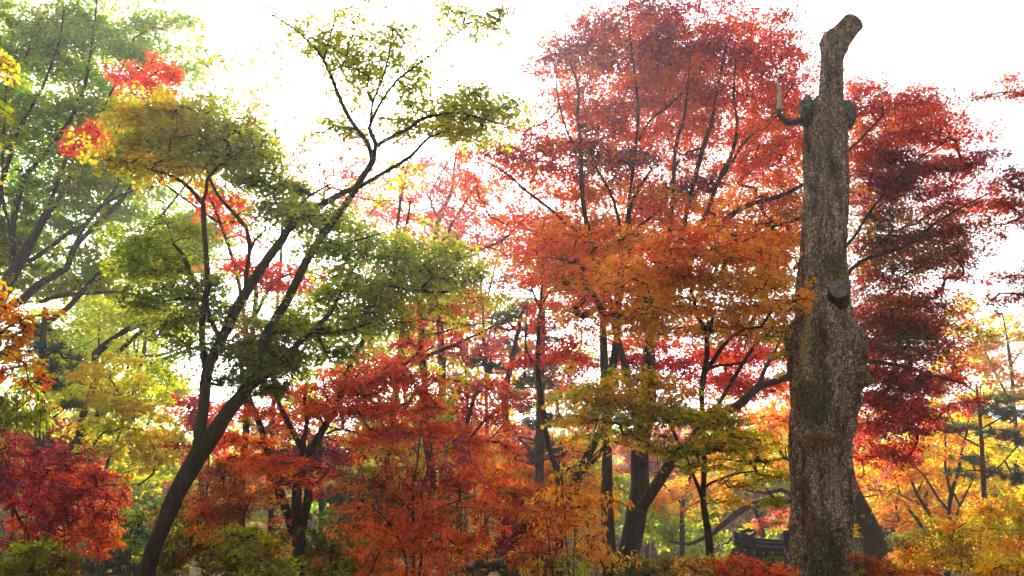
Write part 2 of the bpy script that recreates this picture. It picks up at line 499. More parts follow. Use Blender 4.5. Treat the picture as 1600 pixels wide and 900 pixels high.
# ------------------------------------------------------------------ the big dead trunk
def snag_material():
    m = bpy.data.materials.new('plated_bark'); t, N, L = nodes_of(m)
    tc = N('ShaderNodeTexCoord'); uv = N('ShaderNodeAttribute'); uv.attribute_name = 'bark_uv'
    # wobble so that the plates are not a regular net
    nz = N('ShaderNodeTexNoise'); nz.inputs['Scale'].default_value = 7; nz.inputs['Detail'].default_value = 4
    L(uv.outputs['Vector'], nz.inputs['Vector'])
    ad = N('ShaderNodeVectorMath'); ad.operation = 'MULTIPLY_ADD'; ad.inputs[1].default_value = (.05, .05, .05)
    L(nz.outputs['Color'], ad.inputs[0]); L(uv.outputs['Vector'], ad.inputs[2])
    mp = N('ShaderNodeMapping'); mp.inputs['Scale'].default_value = (34, 34, 19); L(ad.outputs[0], mp.inputs['Vector'])
    vo = N('ShaderNodeTexVoronoi'); vo.feature = 'DISTANCE_TO_EDGE'; vo.inputs['Scale'].default_value = 1.0; L(mp.outputs[0], vo.inputs['Vector'])
    vc = N('ShaderNodeTexVoronoi'); vc.inputs['Scale'].default_value = 1.0; L(mp.outputs[0], vc.inputs['Vector'])
    rim = N('ShaderNodeValToRGB'); rim.color_ramp.elements[0].position = .0; rim.color_ramp.elements[1].position = .15
    L(vo.outputs['Distance'], rim.inputs[0])
    n1 = N('ShaderNodeTexNoise'); n1.inputs['Scale'].default_value = 2.2; n1.inputs['Detail'].default_value = 7; n1.inputs['Roughness'].default_value = .68
    mp1 = N('ShaderNodeMapping'); mp1.inputs['Scale'].default_value = (2.6, 2.6, .7); L(tc.outputs['Object'], mp1.inputs['Vector']); L(mp1.outputs[0], n1.inputs['Vector'])
    cr = N('ShaderNodeValToRGB'); e = cr.color_ramp.elements
    e[0].position = .37; e[0].color = (.085, .06, .04, 1); e[1].position = .60; e[1].color = (.66, .51, .36, 1); e.new(.47).color = (.37, .26, .165, 1)
    L(n1.outputs[0], cr.inputs[0])
    sp = N('ShaderNodeSeparateColor'); L(vc.outputs['Color'], sp.inputs[0])
    mr = N('ShaderNodeMapRange'); mr.inputs['To Min'].default_value = .55; mr.inputs['To Max'].default_value = 1.35; L(sp.outputs[0], mr.inputs[0])
    mm = N('ShaderNodeVectorMath'); mm.operation = 'SCALE'; L(cr.outputs[0], mm.inputs[0]); L(mr.outputs[0], mm.inputs['Scale'])
    mx = N('ShaderNodeMixRGB'); mx.inputs[1].default_value = (.045, .032, .021, 1); L(rim.outputs[0], mx.inputs[0]); L(mm.outputs[0], mx.inputs[2])
    colour = mx.outputs[0]
    for nm, cc, br in (('moss_dark_mask', (.075, .09, .014), .45), ('lichen_mask', (.55, .43, .17), .5), ('rust_mask', (.33, .13, .035), .4), ('pale_mask', (.46, .38, .31), .45), ('blue_mask', (.26, .29, .28), .45)):
        a = N('ShaderNodeAttribute'); a.attribute_name = nm
        nn = N('ShaderNodeTexNoise'); nn.inputs['Scale'].default_value = 13; nn.inputs['Detail'].default_value = 5; L(uv.outputs['Vector'], nn.inputs['Vector'])
        ml = N('ShaderNodeMath'); ml.operation = 'MULTIPLY_ADD'; L(a.outputs['Fac'], ml.inputs[0]); ml.inputs[1].default_value = 1.5
        sb = N('ShaderNodeMath'); sb.operation = 'MULTIPLY'; sb.inputs[1].default_value = -1.1; L(nn.outputs[0], sb.inputs[0]); L(sb.outputs[0], ml.inputs[2])
        rr = N('ShaderNodeMapRange'); rr.inputs['From Min'].default_value = -.2; rr.inputs['From Max'].default_value = .6; L(ml.outputs[0], rr.inputs[0])
        rs = N('ShaderNodeMath'); rs.operation = 'MULTIPLY'; rs.inputs[1].default_value = .85 if nm != 'pale_mask' else .75
        L(rr.outputs[0], rs.inputs[0])
        gr = N('ShaderNodeVectorMath'); gr.operation = 'SCALE'; gr.inputs[0].default_value = cc
        mr2 = N('ShaderNodeMapRange'); mr2.inputs['To Min'].default_value = .45; mr2.inputs['To Max'].default_value = 1.25; L(rim.outputs[0], mr2.inputs[0]); L(mr2.outputs[0], gr.inputs['Scale'])
        mx2 = N('ShaderNodeMixRGB'); L(rs.outputs[0], mx2.inputs[0]); L(colour, mx2.inputs[1]); L(gr.outputs[0], mx2.inputs[2]); colour = mx2.outputs[0]
    b = N('ShaderNodeBsdfPrincipled'); b.inputs['Roughness'].default_value = .82; b.inputs['Specular IOR Level'].default_value = .3
    L(colour, b.inputs['Base Color'])
    hsum = N('ShaderNodeMath'); hsum.operation = 'MULTIPLY_ADD'; hsum.inputs[1].default_value = .6; L(n1.outputs[0], hsum.inputs[0]); L(rim.outputs[0], hsum.inputs[2])
    bp = N('ShaderNodeBump'); bp.inputs['Strength'].default_value = .9; bp.inputs['Distance'].default_value = .02
    L(hsum.outputs[0], bp.inputs['Height']); L(bp.outputs[0], b.inputs['Normal'])
    o = N('ShaderNodeOutputMaterial'); L(b.outputs[0], o.inputs['Surface'])
    return m


def wood_end_material(name, c0, c1):
    m = bpy.data.materials.new(name); t, N, L = nodes_of(m)
    tc = N('ShaderNodeTexCoord'); n1 = N('ShaderNodeTexNoise'); n1.inputs['Scale'].default_value = 22; n1.inputs['Detail'].default_value = 6
    L(tc.outputs['Object'], n1.inputs['Vector'])
    cr = N('ShaderNodeValToRGB'); cr.color_ramp.elements[0].position = .35; cr.color_ramp.elements[1].position = .65
    cr.color_ramp.elements[0].color = (*c0, 1); cr.color_ramp.elements[1].color = (*c1, 1); L(n1.outputs[0], cr.inputs[0])
    b = N('ShaderNodeBsdfPrincipled'); b.inputs['Roughness'].default_value = .85; b.inputs['Specular IOR Level'].default_value = .12; L(cr.outputs[0], b.inputs['Base Color'])
    bp = N('ShaderNodeBump'); bp.inputs['Strength'].default_value = .5; bp.inputs['Distance'].default_value = .01; L(n1.outputs[0], bp.inputs['Height']); L(bp.outputs[0], b.inputs['Normal'])
    o = N('ShaderNodeOutputMaterial'); L(b.outputs[0], o.inputs['Surface'])
    return m


def build_snag():
    d = 13.0
    PLATED = snag_material()
    GREYWOOD = wood_end_material('weathered_wood', (.09, .08, .07), (.26, .24, .21))
    CALLUS = wood_end_material('callus_wood', (.05, .055, .05), (.20, .205, .18))
    RUST = wood_end_material('rusty_wood', (.12, .045, .018), (.36, .16, .06))
    prof = [(1010, 1226, 1342), (960, 1233, 1334), (900, 1235.5, 1331), (860, 1236, 1332), (820, 1236, 1330), (795, 1236, 1330), (770, 1236, 1329), (740, 1236, 1329),
            (715, 1234, 1325), (690, 1233, 1326), (660, 1233, 1330), (630, 1234, 1332), (600, 1236, 1330), (570, 1238, 1328), (540, 1240, 1326), (500, 1243, 1325), (470, 1245, 1325),
            (440, 1246.5, 1322), (400, 1248, 1320), (350, 1251, 1321), (300, 1254, 1322), (250, 1255.5, 1323), (210, 1256, 1324), (188, 1257, 1324), (174, 1263, 1321), (162, 1273, 1319),
            (150, 1280, 1318), (120, 1282, 1317), (100, 1283, 1316), (84, 1284, 1320), (74, 1284.5, 1325)]
    rows = []
    for y, a, b in prof:
        cx = (a + b) / 2; p = at(cx, y, d); rows.append([*p, (b - a) / 2 * mpp(cx, y, d)])
    for px, py, wd in ((1306, 66, 42), (1314, 57.5, 37), (1321, 50, 34), (1328, 42, 32.5), (1335, 34.5, 32.5)):
        p = at(px, py, d); rows.append([*p, wd / 2 * mpp(px, py, d)])
    foot = rows[0][:3]; base = np.array([foot[0], foot[1], float(ground_z(foot[0], foot[1]))])
    r0 = rows[0][3]
    rows = [[foot[0], foot[1], base[2] - .3, r0 * 1.5], [foot[0], foot[1], base[2] + .1, r0 * 1.25]] + [r for r in rows if r[2] > base[2] + .35]
    P = smooth_path(rows, .022); n = len(P); sides = 220
    root = thing('dead_tree', 'tall bare dead tree trunk with plated bark, burls and a sawn off slanting top', 'dead tree', base)
    T = np.gradient(P[:, :3], axis=0); T /= np.linalg.norm(T, axis=1)[:, None]
    A = np.zeros((n, 3)); u = np.array([1.0, 0, 0])
    for i in range(n):
        u = u - T[i] * (u @ T[i]); u /= np.linalg.norm(u); A[i] = u
    B = np.cross(T, A)                                             # points away from the camera
    ang = np.arange(sides) * 2 * math.pi / sides
    V = np.zeros((n, sides, 3)); masks = {k: np.zeros((n, sides)) for k in ('moss_dark_mask', 'lichen_mask', 'rust_mask', 'pale_mask', 'blue_mask')}
    uv = np.zeros((n, sides, 3))
    ypx = np.zeros(n)
    for i in range(n):
        v = P[i, :3] - CAM; zc = v @ FWD; ypx[i] = 450 - (v @ UPV) / zc * F
    # lumps: (y px, angle deg: 0 right, -90 to the camera, 180 left; height, half heights up and down in px, half width deg)
    lumps = [(560, -12, .165, 40, 50, 32), (592, -8, .10, 20, 13, 24), (540, -40, .08, 16, 16, 12), (610, -30, .06, 12, 12, 12), (520, -20, .10, 30, 30, 26), (575, -45, .10, 40, 40, 20), (522, 188, .15, 12, 34, 18), (560, 200, .06, 30, 50, 24), (590, 176, .03, 14, 14, 16),
             (775, -28, .075, 24, 34, 24), (690, -100, .09, 10, 12, 42), (636, -12, .05, 60, 60, 22), (462, -55, .07, 30, 22, 26), (500, -95, .05, 28, 28, 26),
             (664, 178, .02, 12, 12, 20), (855, -60, .04, 60, 60, 16), (860, -120, .03, 80, 80, 16), (70, 160, .03, 8, 14, 40)]
    for i in range(n):
        for j in range(sides):
            a = ang[j]; r = P[i, 3]
            q = Vector((math.cos(a) * .6, math.sin(a) * .6, P[i, 2] * .55))
            bump = .045 * mnoise.noise(q * 2.3) + .03 * mnoise.noise(Vector((math.cos(a) * 2.4, math.sin(a) * 2.4, P[i, 2] * .5))) + .011 * mnoise.noise(Vector((math.cos(a) * 9, math.sin(a) * 9, P[i, 2] * 5)))
            bump += .008 * mnoise.noise(Vector((math.cos(a) * 22, math.sin(a) * 22, P[i, 2] * 9)))
            f = min(1, r / .3)
            rg = abs(mnoise.noise(Vector((math.cos(a) * 6 + 3, math.sin(a) * 6, P[i, 2] * .9)))); bump -= .042 * max(0, 1 - rg * 5)
            rg = abs(mnoise.noise(Vector((math.cos(a) * 13, math.sin(a) * 13 + 5, P[i, 2] * 5.5)))); bump -= .018 * max(0, 1 - rg * 4)
            for (ly, la, h, su, sdn, sa) in lumps:
                dy = ypx[i] - ly; s = su if dy < 0 else sdn
                if abs(dy) > 3 * s: continue
                da = (math.degrees(a) - la + 180) % 360 - 180
                g = math.exp(-(dy / s) ** 2 - (da / sa) ** 2)
                if g > .01: bump += h * g * (1 + .55 * mnoise.noise(Vector((math.cos(a) * 3, P[i, 2] * 7, math.sin(a) * 3))))/f
            # deep furrow down the right of the front
            da = (math.degrees(a) + 42 + 180) % 360 - 180
            if 600 < ypx[i] < 880: bump -= .05 * math.exp(-((da + 6 * math.sin(ypx[i] / 31)) / 6) ** 2) * min(1, (ypx[i] - 600) / 50)
            r += bump * f
            V[i, j] = P[i, :3] + A[i] * math.cos(a) * r + B[i] * math.sin(a) * r
            uv[i, j] = (math.cos(a) * P[i, 3] * 1.0, math.sin(a) * P[i, 3] * 1.0, P[i, 2])
            deg = (math.degrees(a) + 180) % 360 - 180; y = ypx[i]
            def G(yc, sy, ac, sa): return math.exp(-((y - yc) / sy) ** 2 - ((((deg - ac + 180) % 360) - 180) / sa) ** 2)
            masks['moss_dark_mask'][i, j] = min(1, G(640, 34, -118, 26) * 1.0 + .55 * G(880, 60, -95, 50) + .55 * G(430, 30, -70, 40) + .85 * G(570, 46, -5, 34) + .3 * G(400, 60, 175, 30) + .35 * G(540, 40, 190, 40) + .25)  # moss zones, plus a darker tone over the burls
            masks['lichen_mask'][i, j] = G(540, 58, -137 - (y - 540) * .06, 9) * 1.15
            masks['rust_mask'][i, j] = max(G(694, 10, -105, 42), .75 * G(500, 18, -68, 14), .7 * G(820, 35, -125, 10), .5 * G(62, 10, -70, 30))
            masks['pale_mask'][i, j] = max(.62 * G(765, 70, -80, 20), .75 * G(245, 22, -78, 14), .45 * G(840, 60, -58, 12), .5 * G(460, 8, -85, 25), .45 * G(60, 14, -100, 40), .42 * G(280, 120, -110, 30))
            masks['blue_mask'][i, j] = max(.55 * G(68, 11, -95, 60), .5 * G(500, 25, -30, 12))
    i0 = np.arange(n - 1)[:, None] * sides; j0 = np.arange(sides)[None]; j1 = (j0 + 1) % sides
    Q = np.stack([i0 + j0, i0 + j1, i0 + sides + j1, i0 + sides + j0], -1).reshape(-1, 4)
    me = mesh_np('trunk', V.reshape(-1, 3) - base, Q.ravel(), np.full(len(Q), 4), True)
    for k, mk in masks.items():
        at_ = me.attributes.new(k, 'FLOAT', 'POINT'); at_.data.foreach_set('value', mk.ravel().astype(np.float32))
    at_ = me.attributes.new('bark_uv', 'FLOAT_VECTOR', 'POINT'); at_.data.foreach_set('vector', uv.reshape(-1).astype(np.float32))
    link_mesh('trunk', me, PLATED, root)
    # sawn top
    mb = MB(); c = P[-1, :3] - base; k = 40; ringv = [V[-1, int(j * sides / k)] - base for j in range(k)]
    up = T[-1]
    vv = [np.array(v) + up * .004 for v in ringv] + [np.array(v) * .25 + c * .75 + up * (.02 + .012 * random.random()) for v in ringv] + [c + up * .02]
    mb.add(vv, [(j, (j + 1) % k, k + (j + 1) % k, k + j) for j in range(k)] + [(k + j, k + (j + 1) % k, 2 * k) for j in range(k)])
    mb.build('sawn_top', GREYWOOD, root, smooth=False)

    def knob(px, py, off, ax, ay, az, mat, name, seed, label=None):
        c = at(px, py, d + off); m = mpp(px, py, d); mb = MB(); nu, nv = 28, 18; vv = []
        for a in range(nv + 1):
            th = math.pi * a / nv
            for b in range(nu):
                ph = 2 * math.pi * b / nu
                q = Vector((math.sin(th) * math.cos(ph), math.sin(th) * math.sin(ph), math.cos(th)))
                s = 1 + .5 * mnoise.noise(q * 1.5 + Vector((seed, 0, 0))) + .22 * mnoise.noise(q * 5 + Vector((seed, 3, 0)))
                vv.append(c - base + RGT * q.x * ax * m * s + FWD * q.y * az * m * s + UPV * q.z * ay * m * s)
        fs = [(a * nu + b, a * nu + (b + 1) % nu, (a + 1) * nu + (b + 1) % nu, (a + 1) * nu + b) for a in range(nv) for b in range(nu)]
        mb.add(vv, fs); o = mb.build(name, mat, root)
        if label: o['label'] = label
        return o
    knob(1262, 167, -.08, 13, 15, 20, CALLUS, 'branch_callus', 1, 'bluish grey swollen scar on the left shoulder')
    knob(1326, 178, -.06, 9.5, 19, 18, CALLUS, 'branch_callus', 4, 'mossy swollen scar on the right shoulder')
    # sawn stub facing the viewer
    mb = MB(); p0 = at(1308, 470, d - .25); p1 = at(1311, 452, d - .58); r = 14 * mpp(1308, 455, d)
    tube(mb, smooth_path([[*p0, r * 1.3], [*(p0 * .5 + p1 * .5), r * 1.08], [*p1, r]], .03), 28, rough=.03, cap=False)
    st = mb.build('sawn_stub', BARK, root, base)
    dirn = (p1 - p0) / np.linalg.norm(p1 - p0); a1 = np.cross(dirn, [0, 0, 1]); a1 /= np.linalg.norm(a1); b1 = np.cross(a1, dirn)
    mb = MB(); k = 30
    vv = [p1 + dirn * .006 + (a1 * math.cos(2 * math.pi * j / k) + b1 * math.sin(2 * math.pi * j / k)) * r * 1.0 for j in range(k)] + \
         [p1 + dirn * (.012) + (a1 * math.cos(2 * math.pi * j / k) + b1 * math.sin(2 * math.pi * j / k)) * r * .6 for j in range(k)] + [p1 + dirn * .004]
    mb.add(vv, [(j, (j + 1) % k, k + (j + 1) % k, k + j) for j in range(k)] + [(k + j, k + (j + 1) % k, 2 * k) for j in range(k)])
    mb.build('cut_face', GREYWOOD, st, base, smooth=False)
    # bent dead branch on the left
    mb = MB()
    rows = [(1268, 188, 24), (1258, 190, 17), (1247, 189.5, 12), (1238, 192.5, 10.5), (1228, 190, 8.8), (1220.5, 183, 8), (1216.5, 171, 6.4), (1218, 155, 5.6), (1217, 142, 4.6), (1215.5, 130, 2.5)]
    tube(mb, smooth_path([[*at(x, y, d - .1 - (1262 - x) * .004), wd / 2 * mpp(x, y, d)] for x, y, wd in rows], .03), 14, rough=.13)
    br = mb.build('dead_branch', BARK, root, base)
    mb = MB(); tube(mb, smooth_path([[*at(x, y, d - .29), wd / 2 * mpp(x, y, d)] for x, y, wd in ((1216.6, 171, 6.8), (1218.2, 160, 6.9), (1217.2, 149, 5.6), (1218, 141, 5.8), (1216, 133, 4.6), (1214.4, 127, 1.8))], .03), 12, rough=.07)
    mb.build('bare_tip', wood_end_material('bleached_wood', (.36, .33, .30), (.62, .58, .54)), br, base)
    mb = MB(); tube(mb, smooth_path([[*at(x, y, d - .29), wd / 2 * mpp(x, y, d)] for x, y, wd in ((1217, 178, 3), (1207, 187, 2.2), (1196, 200, 1.6), (1186, 206, 1))], .03), 6, rough=.05)
    mb.build('twig', BARK_GREY, br, base)


build_snag()


# ------------------------------------------------------------------ small tiled gate behind the trunk
def build_gate():
    d = 21.0
    TILE = wood_end_material('grey_roof_tile', (.004, .005, .006), (.016, .019, .02))
    LIME = wood_end_material('lime_mortar', (.07, .066, .06), (.20, .19, .18))
    WOOD = wood_end_material('dark_gate_timber', (.03, .018, .012), (.09, .05, .03))
    L0 = at(1146, 846, d); m = mpp(1190, 850, d)
    ridge_z = at(1190, 857, d)[2]; x0 = L0[0]; x1 = x0 + 2.35
    base = np.array([(x0 + x1) / 2, d, float(ground_z((x0 + x1) / 2, d))])
    root = thing('tiled_gate', 'small old gate with a dark curved tile roof, half hidden behind the dead trunk', 'gate', base)
    def ridge_curve(x):
        u = (x - (x0 + x1) / 2) / ((x1 - x0) / 2); return .17 * abs(u) ** 3
    xs = np.linspace(x0, x1, 26)
    # roof slopes: rows of rounded cover tiles
    mb = MB(); halfw = .95; drop = .62; nr = 12
    for sgn in (-1, 1):
        for k in range(nr):
            xc = x0 + .12 + (x1 - x0 - .24) * k / (nr - 1); rows = []
            for q in range(10):
                t = q / 9; rows.append([xc + (xc - base[0]) * .06 * t, d + sgn * halfw * t, ridge_z - .10 + ridge_curve(xc) * (1 - .3 * t) - drop * (t - .18 * math.sin(math.pi * t)), .055 + .006 * (q % 2)])
            tube(mb, rows, 10)
        vv = []; fs = []
        for k in range(26):
            for q in range(10):
                t = q / 9; xc = xs[k]; vv.append((xc + (xc - base[0]) * .06 * t, d + sgn * halfw * t, ridge_z - .145 + ridge_curve(xc) * (1 - .3 * t) - drop * (t - .18 * math.sin(math.pi * t))))
        for k in range(25):
            for q in range(9):
                a = k * 10 + q; fs.append((a, a + 1, a + 11, a + 10))
        mb.add(vv, fs)
    roof = mb.build('roof', TILE, root, base)
    # ridge: courses of flat tiles with pale mortar between
    for mat, nm, zz, wy, hh in ((TILE, 'ridge', -.10, .20, .11), (LIME, 'mortar_course', .012, .185, .026), (TILE, 'ridge', .040, .19, .055), (LIME, 'mortar_course', .097, .165, .022), (TILE, 'ridge_cap', .121, .15, .05)):
        mb = MB(); vv = []; fs = []
        for x in xs:
            z = ridge_z + zz + ridge_curve(x)
            for yy, z2 in ((-1, 0), (-1, 1), (-.5, 1.25 if nm == 'ridge_cap' else 1), (.5, 1.25 if nm == 'ridge_cap' else 1), (1, 1), (1, 0)):
                vv.append((x, d + yy * wy / 2, z + z2 * hh))
        for i in range(25):
            for q in range(6): fs.append((i * 6 + q, i * 6 + (q + 1) % 6, i * 6 + 6 + (q + 1) % 6, i * 6 + 6 + q))
        fs += [tuple(range(6)), tuple(reversed(range(150, 156)))]
        mb.add(vv, fs); mb.build(nm, mat, roof, base, smooth=False)
    # ornaments on the ridge ends: a stepped block with an upswept horn
    def ornament(px, py0, py1, wpx, horn):
        mb = MB(); a = at(px, py1, d); b = at(px, py0, d); hw = wpx / 2 * m; h = b[2] - a[2]; yh = .13
        if horn: out = [(-.9, 0), (1, 0), (1, .35), (.55, .45), (1.05, .75), (.95, 1.0), (.5, .8), (.1, .72), (-.5, .9), (-1, 1.08), (-1.1, .7), (-.75, .4)]
        else: out = [(-.8, -.1), (.8, -.1), (.9, .3), (.7, .38), (.95, .8), (.6, 1.0), (-.5, 1.05), (-.95, .85), (-.75, .4), (-.9, .3)]
        k = len(out); vv = [(a[0] + u * hw, d - yh, a[2] + v * h) for u, v in out] + [(a[0] + u * hw * .9, d + yh, a[2] + v * h * .97) for u, v in out]
        mb.add(vv, [tuple(range(k)), tuple(reversed(range(k, 2 * k)))] + [((j + 1) % k, j, k + j, k + (j + 1) % k) for j in range(k)])
        mb.build('ridge_ornament', TILE, roof, base, smooth=False)
    ornament(1168, 830, 853, 24, True); ornament(1228, 830, 858, 12, False)
    # sloping end ridge towards the viewer
    mb = MB(); p0 = at(1226, 858, d - .1); rows = [[p0[0] - .12 * t, p0[1] - 1.0 * t, p0[2] - .06 - .50 * t + .16 * t * t, .085] for t in np.linspace(0, 1, 9)]
    tube(mb, rows, 8); mb.build('hip_ridge', TILE, roof, base)
    mb = MB(); tube(mb, [[r[0] - .01, r[1], r[2] + .085, .022] for r in rows], 6); mb.build('mortar_course', LIME, roof, base)
    for sx in (x0 + .45, x1 - .45):
        mb = MB(); tube(mb, [[sx, d, base[2] - .1, .11], [sx, d, ridge_z - .35, .10]], 12); mb.build('post', WOOD, root, base)
    mb = MB()
    def bx(a, b):
        V = [(x, y, z) for x in (a[0], b[0]) for y in (a[1], b[1]) for z in (a[2], b[2])]
        mb.add(V, [(0, 1, 3, 2), (4, 6, 7, 5), (0, 4, 5, 1), (2, 3, 7, 6), (0, 2, 6, 4), (1, 5, 7, 3)])
    bx((x0 + .2, d - .08, ridge_z - .62), (x1 - .2, d + .08, ridge_z - .42)); mb.build('beam', WOOD, root, base, smooth=False)
    for k in range(2):
        mb = MB(); a = x0 + .57 + k * .62; bx((a, d - .03, base[2] + .12), (a + .6, d + .03, ridge_z - .64)); mb.build('door', WOOD, root, base, smooth=False)


build_gate()


# ------------------------------------------------------------------ trees, front to back
# the green maple with the leaning forked trunk
tree('maple_tree', 'green and gold maple with a leaning dark trunk that forks low, left of centre', 'tree', 11, [
 [(226, 905, 27), (252, 832, 26), (274, 772, 27.5), (300, 728, 29), (322, 696, 29), (339, 673, 26), (361, 636, 23), (384, 609, 20), (408, 552, 15), (420, 516, 15), (444, 476, 14.5), (460, 444, 14), (484, 400, 13), (516, 352, 12), (550, 303, 11), (566, 278, 11), (582, 255, 10)],
 [(310, 707, 22), (312, 673, 20), (320, 628, 19), (324, 583, 18), (334, 552, 16), (346, 528, 16), (364, 488, 17), (388, 452, 17), (420, 404, 15), (440, 376, 14), (448, 360, 12), (480, 332, 12), (516, 312, 11), (540, 299, 10), (565, 290, 8), (600, 270, 7), (640, 245, 6), (670, 215, 4.5), (700, 205, 3)],
 [(325, 590, 13), (318, 555, 11), (316, 528, 10), (318, 480, 10), (324, 448, 9.5), (322, 400, 8.5), (319, 344, 8), (318, 320, 8), (314, 314, 7), (300, 298, 6.5), (284, 284, 6), (260, 272, 5), (236, 265, 4), (220, 255, 3)],
 [(316, 316, 6.5), (322, 300, 6), (324, 280, 5.5), (338, 264, 5), (352, 252, 4), (362, 232, 3)],
 [(384, 456, 8), (386, 426, 7.5), (390, 392, 7), (384, 356, 6.5), (368, 336, 6), (344, 310, 5), (330, 284, 4), (322, 262, 3)],
 [(391, 394, 5), (398, 376, 4), (408, 366, 3.5), (414, 360, 3)],
 [(346, 530, 8), (336, 515, 8), (328, 497, 7), (322, 470, 5)],
 [(300, 436, 8, .3), (294, 420, 8, .3), (288, 402, 7, .3), (270, 380, 4, .3)],
 [(582, 255, 9), (575, 225, 8), (550, 190, 7), (536, 165, 6), (525, 140, 5.5), (505, 92, 4.5), (480, 62, 3.6), (460, 45, 3), (430, 26, 2.4), (410, 17, 2)],
 [(506, 94, 3.6), (512, 70, 3), (518, 50, 2.8), (526, 24, 2.4), (532, -4, 2)],
 [(584, 250, 8), (588, 225, 7.5), (577, 200, 6), (584, 182, 5), (595, 160, 4.5), (607, 142, 4), (620, 125, 4), (640, 110, 3.4), (660, 95, 3), (685, 76, 2.6), (705, 57, 2.2), (760, 20, 1.6)],
 [(578, 205, 4.5), (580, 182, 4.2), (582, 160, 4.2), (577, 148, 4), (573, 137, 2)],
 [(581, 165, 3.8), (590, 140, 3.4), (600, 115, 3), (608, 82, 2.6), (614, 48, 2)],
 [(588, 228, 7), (600, 220, 7), (620, 210, 7), (640, 200, 6.5), (655, 188, 6), (670, 182, 5.5), (695, 178, 4.6), (720, 175, 4), (750, 185, 3), (790, 195, 2)],
 [(384, 609, 13), (400, 598, 12.5), (420, 584, 12), (452, 552, 11), (480, 524, 9), (516, 488, 7), (540, 440, 5), (560, 410, 3)],
 [(480, 524, 6), (510, 520, 5), (550, 515, 4), (590, 500, 3)],
 [(500, 392, 5), (530, 384, 4.4), (570, 372, 3.6), (610, 360, 2.6)],
 [(600, 445, 4), (640, 452, 5), (680, 457, 4.5), (715, 452, 3.6), (730, 436, 3)],
 [(448, 362, 6), (470, 318, 4), (500, 296, 3.4), (520, 285, 2.6)],
 [(500, 286, 2.6, -.4), (496, 262, 2.6, -.4), (508, 244, 2.2, -.4), (530, 225, 2, -.4), (550, 206, 2, -.4)],
], [
 (285, 205, 95, 42, 'OL YG GO OL', .8), (230, 210, 55, 40, 'OL YG GO', .75), (350, 205, 62, 42, 'OL YG OL G', .7), (300, 168, 62, 20, 'GO Y YG OL', .8), (395, 225, 40, 34, 'OL G OL', .8), (205, 240, 40, 22, 'OL GO', .7), (330, 245, 70, 20, 'OL G', .9), (225, 180, 40, 16, 'GO OL', .7),
 (240, 375, 62, 26, 'G OL G', .8, .8), (215, 410, 48, 22, 'OL G', .8, .8), (280, 440, 62, 34, 'G OL DG', .9), (260, 480, 50, 28, 'DG G', .9), (300, 525, 55, 24, 'DG G OL', .9), (340, 470, 40, 36, 'G OL', .7), (270, 355, 55, 18, 'OL G', .7),
 (420, 575, 52, 26, 'DG G', 1.2), (375, 560, 36, 22, 'DG OLD', .9), (450, 535, 48, 30, 'G DG OL', 1.0), (470, 498, 52, 26, 'G OL', .9), (395, 525, 30, 22, 'OLD G', .7), (350, 590, 20, 14, 'DG', .6), (432, 604, 34, 10, 'DG G', .8), (385, 655, 14, 8, 'G DG', .5),
 (600, 395, 95, 24, 'OL YG G', 1.0), (650, 430, 85, 22, 'OL YG G', 1.1), (560, 440, 60, 30, 'OL YG G', 1.0), (545, 480, 60, 24, 'OL G OLD', .9), (630, 470, 60, 22, 'OL YG', .9), (600, 505, 60, 18, 'G OL G', .8), (530, 520, 40, 20, 'G DG', .9), (700, 400, 36, 22, 'OL G', .8), (735, 430, 26, 24, 'OL G', .8), (540, 375, 48, 18, 'G OL', .8), (670, 385, 50, 16, 'OL YG', .8), (520, 550, 36, 16, 'DG G', .7),
 (455, 315, 46, 22, 'G OL', .9), (415, 290, 42, 26, 'G OL', .8), (500, 330, 46, 16, 'G OL', .8), (545, 340, 40, 12, 'OL', .6), (430, 345, 30, 18, 'G', .6), (380, 280, 34, 18, 'OL G', .7), (470, 275, 30, 14, 'G OL', .6), (520, 395, 22, 16, 'G', .5),
 (745, 165, 66, 20, 'OL YG OL', 1.1), (690, 165, 46, 22, 'OL YG', .9), (790, 180, 26, 20, 'OL YG', .8), (730, 145, 40, 12, 'YG OL', .8), (645, 175, 30, 16, 'OL', .6), (700, 205, 46, 12, 'YG GO', .5),
 (490, 60, 70, 40, 'YG OL', .28), (600, 60, 60, 44, 'YG OL', .32), (680, 50, 60, 40, 'YG OL', .28), (560, 110, 52, 30, 'OL YG', .45), (585, 95, 36, 34, 'OL', .4), (530, 85, 26, 16, 'OL', .5), (625, 150, 40, 30, 'YG OL', .3), (660, 100, 40, 40, 'YG', .3), (450, 30, 40, 24, 'YG', .3), (590, 15, 60, 16, 'YG OL', .35), (700, 15, 40, 14, 'YG', .25), (600, 225, 60, 16, 'OL GO', .45), (545, 205, 30, 24, 'OL YG', .45), (640, 275, 40, 20, 'YG GO OL', .35), (505, 190, 30, 16, 'YG OL', .5),
 (270, 440, 90, 80, 'OL G YG', .2), (500, 330, 90, 50, 'OL G', .15), (600, 440, 150, 80, 'OL YG G', .25), (560, 130, 170, 110, 'YG OL Y', .10), (420, 520, 110, 80, 'G OL', .2), (300, 230, 130, 70, 'OL GO', .2), (690, 190, 120, 50, 'OL YG', .2), (430, 210, 90, 80, 'YG OL', .1),
 (775, 25, 34, 22, 'OL YG', .5), (790, 5, 26, 12, 'OL', .5), (745, 60, 30, 12, 'YG', .25),
], leaf=.068, bark=BARK_MOSS, dens=.95, spray=.34, fill=.4, strata=.42, behind=.25)

